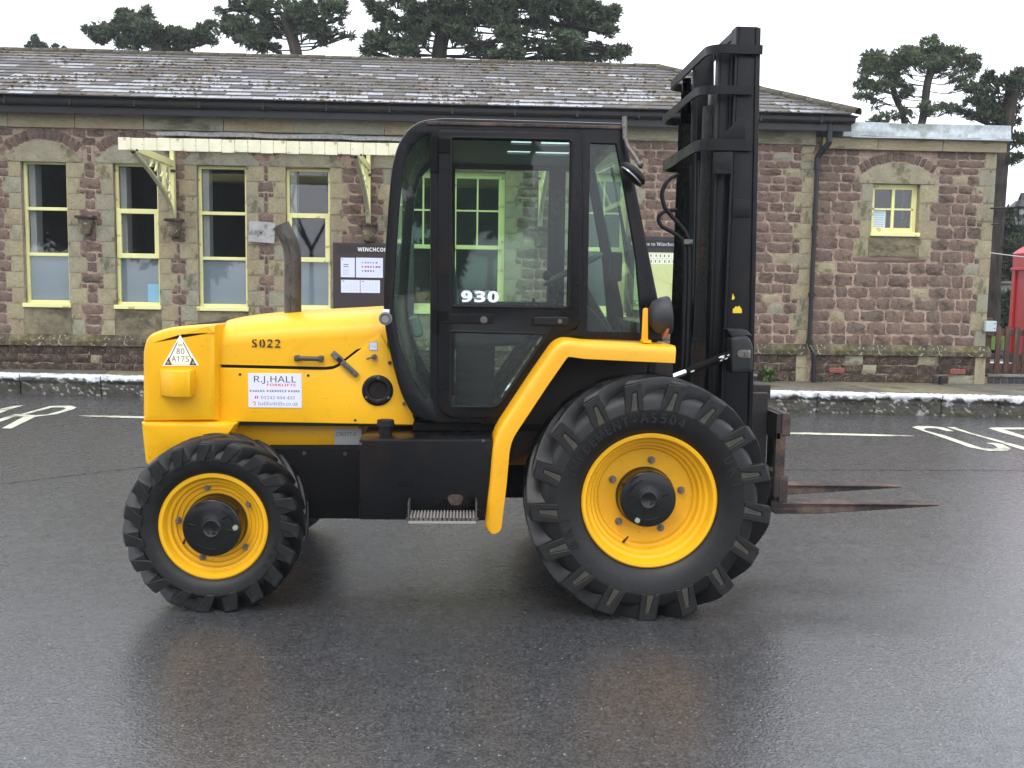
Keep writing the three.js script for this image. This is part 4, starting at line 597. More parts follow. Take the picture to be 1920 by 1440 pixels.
  // moulded lettering on the outer wall
  if (cfg.text) {
    const list = []; for (const [str, a0, step, r, h] of cfg.text) [...str].forEach((c, i) => { if (c === ' ') return; const g = new TextGeometry(c, { font, size: h, depth: 0.004, curveSegments: 3 }); g.computeBoundingBox(); g.translate(-(g.boundingBox.max.x + g.boundingBox.min.x) / 2, 0, 0); const a = a0 - i * step; g.rotateZ(a - Math.PI / 2); g.translate(r * Math.cos(a), r * Math.sin(a), hw * 0.985); list.push(g); });
    sub('moulded_lettering', white(merge(list), 1.15), M.rubber, w);
  }
  // rim
  const r0 = rim, D = cfg.dish, rp = [[r0 - 0.004, hw * 0.6], [r0 + 0.012, hw * 0.7], [r0 + 0.012, hw * 0.76], [r0 + 0.004, hw * 0.79], [r0 - 0.01, hw * 0.78], [r0 - 0.018, hw * 0.7], [r0 - 0.026, hw * 0.54], [r0 - 0.042, hw * 0.51], [r0 - 0.047, hw * 0.4], [r0 - 0.051, hw * 0.375], [r0 - 0.064, hw * 0.36], [r0 - 0.069, lerp(hw * 0.34, D, 0.45)], [r0 - 0.073, lerp(hw * 0.34, D, 0.55)], [r0 - 0.086, lerp(hw * 0.34, D, 0.62)], [r0 - 0.09, D + 0.012], [r0 - 0.096, D + 0.003], [r0 - 0.11, D], [hubR * 0.8, D + 0.004]];
  sub('rim', boxUV(toCreasedNormals(lathe(rp, 80), 0.5)), M.rimYellow, w);
  sub('rim_back', lathe([[r0 - 0.11, D - 0.012], [r0 - 0.05, -hw * 0.4], [r0 - 0.01, -hw * 0.76], [r0 + 0.01, -hw * 0.7]], 48), M.rimYellow, w);
  const H = cfg.hubOut, hub = sub('hub', lathe([[hubR * 1.06, D], [hubR * 1.06, D + 0.02], [hubR * 1.02, D + 0.03], [hubR * 1.0, H - 0.02], [hubR * 0.99, H - 0.008], [hubR * 0.95, H], [hubR * 0.6, H + 0.004], [hubR * 0.34, H + 0.006], [hubR * 0.3, H + 0.012], [hubR * 0.26, H + 0.012], [hubR * 0.22, H + 0.004], [0.001, H + 0.002]], 56), mat(0.01, 0.01, 0.011, 0.24, { map: blackC, roughnessMap: roughV }), w);
  const ribs = []; for (const a of cfg.ribs) { const q = box(hubR * 0.5, hubR * 0.78, -0.006, 0.006, H, H + 0.012, 0.004); q.rotateZ(a); ribs.push(q); } sub('hub_rib', merge(ribs), M.black, w);
  { const t = new THREE.TorusGeometry(hubR * 0.72, 0.005, 6, 20, 1.0); t.rotateZ(cfg.arc); t.translate(0, 0, H + 0.004); const t2 = t.clone(); t2.rotateZ(2.4); sub('hub_ridge', merge([t, t2]), M.black, w); }
  sub('drain_plug', merge([disc(hubR * 0.82 * Math.cos(cfg.hole_spot), hubR * 0.82 * Math.sin(cfg.hole_spot), H + 0.014, 0.014, 0.016, 12), disc(hubR * 0.82 * Math.cos(cfg.hole_spot), hubR * 0.82 * Math.sin(cfg.hole_spot), H + 0.018, 0.007, 0.012, 6)]), mat(0.45, 0.45, 0.36, 0.4, { metalness: 0.5 }), w);
  for (let i = 0; i < nuts.n; i++) { const a = nuts.a + i / nuts.n * Math.PI * 2, o = sub('wheel_nut', merge([disc(0, 0, D + 0.012, 0.02, 0.012, 14), disc(0, 0, D + 0.03, 0.014, 0.02, 6), disc(0, 0, D + 0.042, 0.008, 0.014, 10)]), mat(0.2, 0.18, 0.17, 0.55, { metalness: 0.5 }), w); o.position.set(nuts.r * Math.cos(a), nuts.r * Math.sin(a), 0); }
  { const a = cfg.valve, rr = rim - 0.075; sub('valve', rod([rr * Math.cos(a), rr * Math.sin(a), D + 0.03], [(rr - 0.012) * Math.cos(a) + 0.012, (rr - 0.012) * Math.sin(a) + 0.03, D + 0.075], 0.008, 0.005, 8), M.rust, w); }
  return w;
}
const big = wheel({ R: 0.65, hw: 0.215, rim: 0.352, nLug: 17, seed: 1, hubR: 0.152, hubOut: 0.13, dish: 0.02, phase: 0.18, hole_spot: -2.05, ribs: [0.3, 2.9, -0.5], arc: 1.9, valve: -2.0, nuts: { n: 5, r: 0.2, a: 1.42 },
  lugPath: [[0.9, 0.0, 0.072, 0.642, 0.53], [0.84, 0.03, 0.072, 0.655, 0.54], [0.7, 0.1, 0.068, 0.658, 0.56], [0.45, 0.21, 0.062, 0.66, 0.58], [0.2, 0.33, 0.056, 0.661, 0.585], [-0.02, 0.45, 0.05, 0.661, 0.588], [-0.1, 0.5, 0.044, 0.65, 0.588]],
  foot: { pocket: true, ri: 0.492, ro: 0.646, a: 0.1, b: 0.074, tilt: -0.03 }, carcass: [[0.62, 0.955], [0.7, 0.89], [0.76, 0.78], [0.8, 0.6], [0.82, 0.3], [0.83, 0]],
  text: [['IMPLEMENT-AS504', 2.80, 0.112, 0.428, 0.05], ['BKT', 0.52, 0.15, 0.44, 0.06], ['BKT', 3.66, 0.15, 0.44, 0.06], ['500/60-24 TUBELESS', 5.3, 0.06, 0.41, 0.02]].slice(0, 3) });
const small = wheel({ R: 0.468, hw: 0.155, rim: 0.278, nLug: 19, seed: 2, hubR: 0.155, hubOut: 0.155, dish: 0.03, phase: 0.05, hole_spot: 0.05, ribs: [2.95, -0.1, 0.7], arc: 3.9, valve: -2.6, nuts: { n: 5, r: 0.205, a: 0.55 },
  lugPath: [[1.03, -0.01, 0.076, 0.46, 0.38], [0.9, 0.03, 0.08, 0.472, 0.39], [0.6, 0.14, 0.082, 0.475, 0.42], [0.3, 0.27, 0.078, 0.476, 0.43], [0.0, 0.4, 0.066, 0.476, 0.43], [-0.08, 0.44, 0.056, 0.466, 0.43]],
  foot: { pocket: false, ri: 0.362, ro: 0.464, a: 0.06, b: 0.08, tilt: -0.1 }, proud: 1.05, carcass: [[0.56, 0.95], [0.64, 0.88], [0.71, 0.76], [0.77, 0.55], [0.8, 0.3], [0.81, 0]], text: [['BKT', 2.75, 0.16, 0.335, 0.04], ['BKT', -0.3, 0.16, 0.335, 0.04]] });
function setWheel(w, x, y, z, turn = 0) { w.position.set(x - fk.position.x, y, z - ZC); w.rotation.y = turn; fk.add(w); }
const bigX = 0.985, bigZ = -5.275, smX = -1.335, smZ = -5.355;
const far1 = big.clone(), far2 = small.clone();
setWheel(big, bigX, 0.637, bigZ); setWheel(small, smX, 0.458, smZ);
setWheel(far1, bigX, 0.637, 2 * ZC - bigZ, Math.PI); setWheel(far2, smX, 0.458, 2 * ZC - smZ, Math.PI);
fp('front_axle', merge([rod([bigX, 0.637, -5.4], [bigX, 0.637, -6.9], 0.12, 0.12, 16), box(bigX - 0.22, bigX + 0.22, 0.42, 0.86, -5.9, -6.4, 0.05)]), M.blackDull);
fp('rear_axle', merge([rod([smX, 0.458, -5.4], [smX, 0.458, -6.9], 0.09, 0.09, 16), box(smX - 0.18, smX + 0.18, 0.32, 0.6, -5.85, -6.45, 0.05)]), M.blackDull);

// ---- bonnet: a domed cover lofted along the machine
{
  const xs = [], N = 44, HWN = 0.565;
  const top = [[404, 606], [412, 602.5], [425, 598], [445, 593.5], [470, 590], [505, 587], [560, 583.5], [620, 580], [670, 577.5], [713, 575]];
  const topY = (px) => { let i = 0; while (i < top.length - 2 && top[i + 1][0] < px) i++; const t = clamp((px - top[i][0]) / (top[i + 1][0] - top[i][0]), 0, 1); return lerp(top[i][1], top[i + 1][1], t); };
  const seam = [[404, 684.5], [520, 687], [610, 689.2], [628, 687], [645, 675], [713, 621]];
  const lowY = (px) => { let i = 0; while (i < seam.length - 2 && seam[i + 1][0] < px) i++; const t = clamp((px - seam[i][0]) / (seam[i + 1][0] - seam[i][0]), 0, 1); return lerp(seam[i][1], seam[i + 1][1], t); };
  const pos = [], idx = [], nv = 34;
  for (let i = 0; i <= N; i++) {
    const px = lerp(406.5, 726, i / N), x = P(px, 640, ZC + HWN)[0], pq = pix(x, 1.6, ZC + 0.3)[0], yt = P(pq, topY(pq), ZC + 0.15)[1], yb = P(px, lowY(px), ZC + HWN)[1] + 0.004, sh = 0.2;
    for (let j = 0; j <= nv; j++) {
      const t = j / nv, a = t * Math.PI; let z, y;
      const c = Math.cos(a), s = Math.sin(a); z = ZC + HWN * Math.sign(c) * Math.pow(Math.abs(c), 0.5) * (1 - 0.02 * s); const ys = yt - sh; y = ys + sh * Math.pow(s, 0.62);
      if (j === 0 || j === nv) y = Math.min(yb, ys - 0.02); pos.push(x, y, z);
    }
  }
  for (let i = 0; i < N; i++) for (let j = 0; j < nv; j++) { const a = i * (nv + 1) + j, b = a + nv + 1; idx.push(a, b, a + 1, a + 1, b, b + 1); }
  const g = new THREE.BufferGeometry(); g.setAttribute('position', new THREE.Float32BufferAttribute(pos, 3)); g.setIndex(idx); g.computeVertexNormals(); fp('bonnet', boxUV(g), M.yellow);
}
const zB = -5.585, zS = -5.575;
// side panel under the bonnet, both sides; a dark engine bay shows in the gaps
{
  const pts = [[408, 689.5], [600, 694], [622, 693.5, 10], [634, 688], [650, 675], [713, 626], [722, 640], [760, 720], [779, 797], [408, 790, 3]];
  const g = plate(pts, zS, 0.03, 0.006); fp('side_panel', g, M.yellow); const g2 = g.clone(); g2.translate(0, 0, -2 * (zS - ZC) + 0.03); fp('side_panel', g2, M.yellow);
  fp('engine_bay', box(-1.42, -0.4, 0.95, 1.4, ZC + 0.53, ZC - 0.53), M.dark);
}
// counterweight: full width, rounded at the back and top
{
  const zn = -5.5;
  const body = plate([[264.5, 660, 10], [272, 630, 14], [306, 616, 40], [345, 611, 20], [405, 607.5, 4], [405.5, 791], [265, 793]], zn, 1.3, 0.045);
  const cw = fp('counterweight', body, M.yellow);
  sub('wheel_arch', plate([[264, 792], [264.5, 800], [272, 872, 10], [290, 880], [330, 845, 30], [400, 832, 30], [420, 833, 4], [441, 795, 4], [405, 792.5]], zn + 0.012, 1.32, 0.02), M.yellow, cw);
  sub('rear_grille', (() => { const [x0, y] = P(318, 613, zn), x1 = P(404, 608, zn)[0]; return slab(shapeOf(onPlane([[322, 613.2], [345, 610.3], [402, 606.8], [402, 611], [322, 617]], zn)), zn - 0.1, 1.08, 0.002); })(), M.blackDull, cw);
  const [ax, ay] = P(299, 692, zn), [bx, by] = P(366, 741, zn), lamp = shapeOf([[ax, 0], [ax + 0.02, 0.035], [ax + 0.085, 0.1], [ax + 0.11, 0.112], [bx - 0.01, 0.115], [bx, 0.108], [bx, 0]]);
  const g = new THREE.ExtrudeGeometry(lamp, { depth: ay - by - 0.008, bevelEnabled: true, bevelSize: 0.006, bevelThickness: 0.004, bevelSegments: 2, bevelOffset: -0.004 }); g.rotateX(-Math.PI / 2); g.scale(1, 1, -1); g.translate(0, by + 0.004, zn - 0.004); g.computeVertexNormals(); sub('lamp_housing', boxUV(toCreasedNormals(g, 0.6)), M.yellow, cw);
  // triangular plate
  const tri = onPlane([[338, 627.5], [304.5, 686], [373.5, 685.5]], zn + 0.001), s = slab(shapeOf(tri), zn + 0.004, 0.003, 0), x0 = tri[1][0], x1 = tri[2][0], y0 = Math.min(tri[1][1], tri[2][1]), y1 = tri[0][1], p = s.attributes.position, uv = s.attributes.uv;
  for (let i = 0; i < p.count; i++) uv.setXY(i, (p.getX(i) - x0) / (x1 - x0), (p.getY(i) - y0) / (y1 - y0));
  sub('number_plate', s, print(512, 440, (c, W, H) => { c.fillStyle = '#ecebe0'; c.fillRect(0, 0, W, H); c.strokeStyle = '#2e2e30'; c.lineWidth = 11; c.beginPath(); c.moveTo(W / 2 + 40, 106); c.lineTo(W - 64, H - 24); c.moveTo(W / 2 - 40, 106); c.lineTo(64, H - 24); c.stroke(); c.lineWidth = 4; c.beginPath(); c.moveTo(130, H - 20); c.lineTo(W - 130, H - 20); c.stroke(); c.fillStyle = '#2e2e30'; for (const q of [-1, 1]) { c.beginPath(); c.moveTo(W / 2 + q * 222, H - 14); c.lineTo(W / 2 + q * 120, H - 14); c.lineTo(W / 2 + q * 165, H - 120); c.fill(); c.fillStyle = '#97958c'; c.beginPath(); c.arc(W / 2 + q * 176, H - 48, 20, 0, 7); c.fill(); c.fillStyle = '#2e2e30'; } c.fillStyle = '#9fd0a0'; c.fillRect(W / 2 - 34, 132, 68, 28); c.fillStyle = '#1f1f21'; c.textAlign = 'center'; c.font = '104px monospace'; c.fillText('80', W / 2, 268); c.fillText('A17S', W / 2, 376); }), cw);
}
// rear chassis rail, yellow, with a paper plate; black chassis under it
{
  const zr = -5.72; fp('chassis_rail', merge([plate([[430, 797], [674, 797], [674, 840, 2], [430, 838]], zr, 0.06, 0.01), box(-1.3, -0.25, 0.86, 0.98, zr - 0.05, 2 * ZC - zr)]), M.yellow);
  const [x0, y1] = P(627, 803, zr), [x1, y0] = P(678, 837, zr);
  fp('plate_236', quad(x0, y0, x1, y1, zr + 0.004), print(256, 160, (c, W, H) => { c.fillStyle = '#b6b5b0'; c.fillRect(0, 0, W, H); c.strokeStyle = '#2c2f3a'; c.fillStyle = '#2c2f3a'; c.font = 'italic 46px sans-serif'; c.fillText('236377-3', 8, 66, 232); }, 0.4), fk).name = 'paper_plate';
  fp('chassis', merge([box(-1.45, 1.2, 0.5, 0.86, ZC + 0.36, ZC - 0.36, 0.02), plate([[500, 840], [676, 840], [676, 973], [560, 972]], -5.5, 0.12, 0.006)]), M.blackDull);
  for (const [x, y] of [[577, 843], [652, 844]]) fp('bolt', disc(...P(x, y, -5.62), -5.49, 0.011, 0.02, 8), M.rust);
  for (const [x, y] of [[450, 702], [578, 704], [666, 788]]) fp('hole_spot', disc(...P(x, y, zS), zS + 0.003, 0.0075, 0.01, 12), M.dark);  // dark discs painted as the shade inside small open holes
  fp('bolt', disc(...P(758, 757, zS), zS + 0.008, 0.011, 0.012, 10), M.steel);
  fp('bolt', disc(...P(731, 680, zS), zS + 0.008, 0.011, 0.012, 10), M.rust);
}
// printing and fittings on the engine panels
{
  const z = zS + 0.003, [x0, y1] = P(465, 699.5, z), [x1, y0] = P(566, 765, z);
  fp('dealer_sign', box(x0, x1, y0, y1, z, z - 0.0025), M.white);
  const g = quad(x0 + 0.002, y0 + 0.002, x1 - 0.002, y1 - 0.002, z + 0.001);
  fp('dealer_print', g, print(1010, 655, (c, W, H) => {
    c.fillStyle = '#dfe2f1'; c.fillRect(0, 0, W, H); c.fillStyle = '#2c2b4a'; c.textBaseline = 'alphabetic'; c.font = '168px sans-serif'; const sp = (t, x, y, w) => { const m = c.measureText(t).width; c.save(); c.translate(x, y); c.scale(w / m, 1); c.fillText(t, 0, 0); c.restore(); };
    sp('R.J.HALL', 84, 166, 830); c.fillStyle = '#d8454e'; c.font = 'bold 70px sans-serif'; sp('FORKLIFTS', 345, 242, 560);
    c.font = 'bold 58px sans-serif'; for (const [t, x, w] of [['SALES', 72, 240], ['SERVICE', 396, 336], ['HIRE', 806, 176]]) { c.fillStyle = '#c8434c'; c.beginPath(); c.arc(x - 32, 336, 19, 0, 7); c.fill(); c.fillStyle = '#34335a'; sp(t, x, 357, w); }
    c.fillStyle = '#cf4049'; c.beginPath(); c.arc(152, 462, 34, 0, 7); c.fill(); c.fillStyle = '#dfe2f1'; c.fillRect(144, 426, 16, 74);
    c.fillStyle = '#4a536c'; c.font = '82px serif'; sp('01242 604 432', 232, 494, 660); c.strokeStyle = '#cf4049'; c.lineWidth = 14; c.beginPath(); c.arc(104, 578, 26, Math.PI, 0.4); c.lineTo(104, 622); c.stroke(); c.fillStyle = '#3f4d6c'; c.font = '88px serif'; sp('hallforklifts.co.uk', 180, 614, 764);
  }), fk);
  const zs = P(0, 0, 0) && ZC + 0.565, s0 = P(470, 654, zs), s1 = P(529, 633, zs), S = quad(s0[0], s0[1], s1[0], s1[1], zs + 0.0035);
  fp('stencilled_number', S, print(512, 190, (c, W, H) => { c.clearRect(0, 0, W, H); c.font = 'bold 190px sans-serif'; c.fillStyle = '#37200c'; c.textAlign = 'left'; ['S', '0', '2', '2'].forEach((t, i) => c.fillText(t, 14 + i * 124, 166)); c.globalCompositeOperation = 'destination-out'; for (let i = 0; i < 4; i++) { c.fillRect(14 + i * 124, 84 + (i % 2) * 10, 110, i < 2 ? 0 : 12); } c.fillRect(54, 20, 12, 60); c.fillRect(54, 110, 12, 60); c.fillRect(176, 20, 14, 36); c.fillRect(176, 140, 14, 34); c.fillRect(262, 84, 112, 13); c.fillRect(386, 130, 112, 12); }, 0.6, { transparent: true, alphaTest: 0.5 }), fk);
  // bonnet handle
  const hz = zs + 0.035, A = [...P(559, 671, zs), hz], B = [...P(602, 672, zs), hz], h = fp('bonnet_handle', merge([rod(A, B, 0.013, 0.013, 12), box(A[0] - 0.016, A[0] + 0.012, A[1] - 0.017, A[1] + 0.017, hz + 0.012, zs - 0.02, 0.008), box(B[0] - 0.012, B[0] + 0.016, B[1] - 0.017, B[1] + 0.017, hz + 0.012, zs - 0.02, 0.008)]), mat(0.06, 0.05, 0.045, 0.5));
  // rubber strap latch across the diagonal gap
  const l = fgroup('latch'), ang = Math.atan2(P(669, 703, zS)[1] - P(625, 663, zS)[1], P(669, 703, zS)[0] - P(625, 663, zS)[0]), lp = (n, ax, ay, w, hh, dz, m) => { const c = P(ax, ay, zS), g2 = new RoundedBoxGeometry(w, hh, dz, 2, 0.004); g2.rotateZ(ang); g2.translate(c[0], c[1], zS + dz / 2); sub(n, boxUV(g2), m, l); };
  lp('catch_plate', 632, 669, 0.07, 0.036, 0.012, M.galv); lp('strap', 642, 679, 0.07, 0.022, 0.022, M.seal); lp('lever', 656, 691, 0.115, 0.03, 0.026, M.galv); lp('lever_ridge', 656, 691, 0.1, 0.008, 0.032, M.steel);
  const k0 = P(692, 657, zS), k1 = P(708, 641, zS); fp('sticker', quad(k0[0], k0[1], k1[0], k1[1], zS + 0.0025), print(64, 64, (c) => { c.fillStyle = '#cfd3dd'; c.fillRect(0, 0, 64, 64); c.strokeStyle = '#5e6d86'; c.lineWidth = 3; c.strokeRect(2, 2, 60, 60); c.strokeStyle = '#7fa3c8'; c.beginPath(); c.moveTo(14, 28); c.bezierCurveTo(22, 42, 30, 20, 34, 34); c.bezierCurveTo(38, 44, 50, 40, 50, 28); c.stroke(); }), fk);
  const kk = P(700, 669, zS), lock = fgroup('lock'); sub('barrel', disc(kk[0] + 0.006, kk[1], zS + 0.022, 0.016, 0.03, 16), M.galv, lock); const key = box(-0.034, 0.02, -0.005, 0.005, zS + 0.02, zS + 0.03, 0.002); key.rotateZ(0.35); key.translate(kk[0] - 0.004, kk[1], 0); sub('key', key, M.steel, lock);
  // round vent
  const v = P(708, 732, zS), vent = fgroup('vent'); const ring = new THREE.TorusGeometry(0.068, 0.02, 10, 40); ring.scale(1, 1, 0.5); ring.translate(v[0], v[1], zS + 0.004); sub('ring', ring, M.black, vent); sub('mesh', disc(v[0], v[1], zS + 0.004, 0.06, 0.004, 32), mat(0.1, 0.07, 0.05, 0.8, { map: rustyC, ...bumped(asphaltB, 0.01) }), vent);
  for (const a of [1.5, 3.7, -0.55]) sub('bolt', disc(v[0] + 0.073 * Math.cos(a), v[1] + 0.073 * Math.sin(a), zS + 0.02, 0.008, 0.012, 10), M.steel, vent);
  // exhaust stack
  const ez = ZC + 0.2, e = (x, y) => [...P(x, y, ez), ez]; fp('exhaust_pipe', merge([tube([e(549, 600), e(549, 560), e(549, 510), e(548.5, 478), e(544, 456), e(535, 437), e(527, 422)], 0.05, 40, 18), disc(0, 0, 0, 0.001, 0.001, 3)]), M.exhaust);
}
// ---- tank and step
{
  const zt = -5.22, tank = fp('tank', plate([[673, 824, 3], [924, 824, 3], [924, 977], [673, 975]], zt, 0.5, 0.014), M.black);
  const c = P(723, 803, -5.42), [cx] = c, ty = P(723, 824, zt)[1];
  sub('filler_cap', merge([rod([cx, ty - 0.01, -5.42], [cx, ty + 0.045, -5.42], 0.036, 0.036, 20), rod([cx, ty + 0.045, -5.42], [cx, ty + 0.078, -5.42], 0.05, 0.046, 24)]), M.seal, tank);
  for (const [x, y] of [[676, 832], [906, 826]]) sub('bolt', disc(...P(x, y, zt), zt + 0.006, 0.008, 0.01, 10), M.steel, tank);
  { const s = []; const q = P(854, 937, zt); for (let i = 0; i < 18; i++) { const a = i / 18 * 6.283; s.push([q[0] + 0.04 * Math.cos(a) * (1 + 0.12 * Math.sin(3 * a)), q[1] + 0.035 * Math.sin(a) * (1 + 0.15 * Math.cos(2 * a))]); } sub('rust_spot', slab(shapeOf(s), zt + 0.0012, 0.002, 0), M.rust, tank); }
  // expanded-metal step hung on two strips
  const step = fgroup('step'), a = P(768, 968, -5.12), b = P(891, 968, -5.12), y = a[1] - 0.02, mx = a[0], mw = b[0] - a[0], bars = [];
  for (let i = 0; i < 5; i++) bars.push(box(mx, mx + mw, y, y + 0.022, -5.085 - i * 0.032, -5.09 - i * 0.032)); for (let i = 0; i <= 14; i++) bars.push(box(mx + mw * i / 14 - 0.003, mx + mw * i / 14 + 0.003, y + 0.002, y + 0.02, -5.085, -5.22));
  const teeth = []; for (let i = 0; i < 20; i++) for (let k = 0; k < 5; k++) teeth.push(box(mx + mw * (i + 0.3) / 20, mx + mw * (i + 0.7) / 20, y + 0.02, y + 0.03, -5.084 - k * 0.032, -5.091 - k * 0.032));
  sub('grating', merge(bars), mat(0.2, 0.17, 0.155, 0.6, { map: again(concC, 0.3) }), step); sub('teeth', merge(teeth), mat(0.3, 0.29, 0.27, 0.5), step); sub('front_strip', box(mx - 0.004, mx + mw + 0.004, y - 0.008, y + 0.004, -5.078, -5.084), mat(0.3, 0.29, 0.27, 0.5), step);
  for (const x of [mx - 0.005, mx + mw + 0.005]) { sub('hanger', box(x - 0.004, x + 0.004, y - 0.01, y + 0.1, -5.1, -5.225, 0.001), M.steel, step); sub('bolt', rod([x - 0.012, y + 0.008, -5.11], [x + 0.012, y + 0.008, -5.11], 0.009, 0.009, 8), M.rust, step); }
}
// ---- mudguard: a folded strip with a rounded lip, swept along the wheel arch
{
  const zf = -5.17, path = fillet([[909, 984], [918, 910], [926, 818, 30], [1000, 706], [1050, 634, 26], [1100, 641], [1180, 645], [1268, 649]], 5).map((p) => P(p[0], p[1], zf)), hwF = 0.09;
  { const [p0, p1] = path, L = Math.hypot(p1[0] - p0[0], p1[1] - p0[1]), u = [(p0[0] - p1[0]) / L, (p0[1] - p1[1]) / L]; for (let k = 1; k <= 6; k++) { const q = Math.sin(k / 6 * Math.PI / 2) * 0.045; path.unshift([p0[0] + u[0] * q, p0[1] + u[1] * q]); } }
  // section: (inwards across the lip, back from the front)
  const sec = [[hwF, 0.004], [hwF, 0], [0.04, 0], [0.02, 0.004], [0.008, 0.014], [0, 0.035], [0, 0.4], [0.006, 0.4], [0.006, 0.036], [0.014, 0.018], [0.024, 0.009], [0.04, 0.006], [hwF - 0.004, 0.006]];
  const pos = [], idx = [], m = sec.length, n = path.length;
  path.forEach((p, i) => { const a = path[Math.max(0, i - 1)], b = path[Math.min(n - 1, i + 1)], t1 = [p[0] - a[0], p[1] - a[1]], t2 = [b[0] - p[0], b[1] - p[1]], l1 = Math.hypot(...t1) || 1, l2 = Math.hypot(...t2) || 1; let d = [t1[0] / l1 + t2[0] / l2, t1[1] / l1 + t2[1] / l2]; const l = Math.hypot(...d); d = [d[0] / l, d[1] / l]; const nr = [d[1], -d[0]], k = i === 0 || i === n - 1 ? 1 : 1 / Math.max(0.6, l / 2), taper = i < 6 ? Math.max(0.06, Math.cos((6 - i) / 6 * Math.PI / 2)) : 1; for (const [s, q] of sec) { const ss = i < 6 ? lerp(hwF * 0.5, s, taper) : s * k; pos.push(p[0] + nr[0] * ss, p[1] + nr[1] * ss, zf - q); } });
  for (let i = 0; i < n - 1; i++) for (let j = 0; j < m; j++) { const a = i * m + j, b = i * m + (j + 1) % m; idx.push(a, a + m, b, b, a + m, b + m); }
  for (let j = 1; j < m - 1; j++) idx.push(0, j + 1, j, (n - 1) * m, (n - 1) * m + j, (n - 1) * m + j + 1);
  let g = new THREE.BufferGeometry(); g.setAttribute('position', new THREE.Float32BufferAttribute(pos, 3)); g.setIndex(idx); g = g.toNonIndexed(); g.computeVertexNormals(); const mg = fp('mudguard', boxUV(toCreasedNormals(g, 0.7)), M.fenderYellow);
  // dark liner plate behind the guard, and the far one
  fp('arch_liner', plate([[1066, 668], [1262, 672], [1262, 705], [1190, 720], [1080, 760], [990, 850], [950, 870], [945, 800]], -5.5, 0.04, 0.004), mat(0.05, 0.036, 0.032, 0.7, { map: blackC }));
  const f2 = mg.geometry.clone(); f2.scale(1, 1, -1); f2.translate(0, 0, 2 * ZC); fp('mudguard', f2, M.fenderYellow);
  fp('chassis_plate', plate([[930, 800], [1010, 800], [1000, 872], [948, 872]], -5.62, 0.05, 0.005), mat(0.42, 0.19, 0.01, 0.6, { map: paintC }));
}
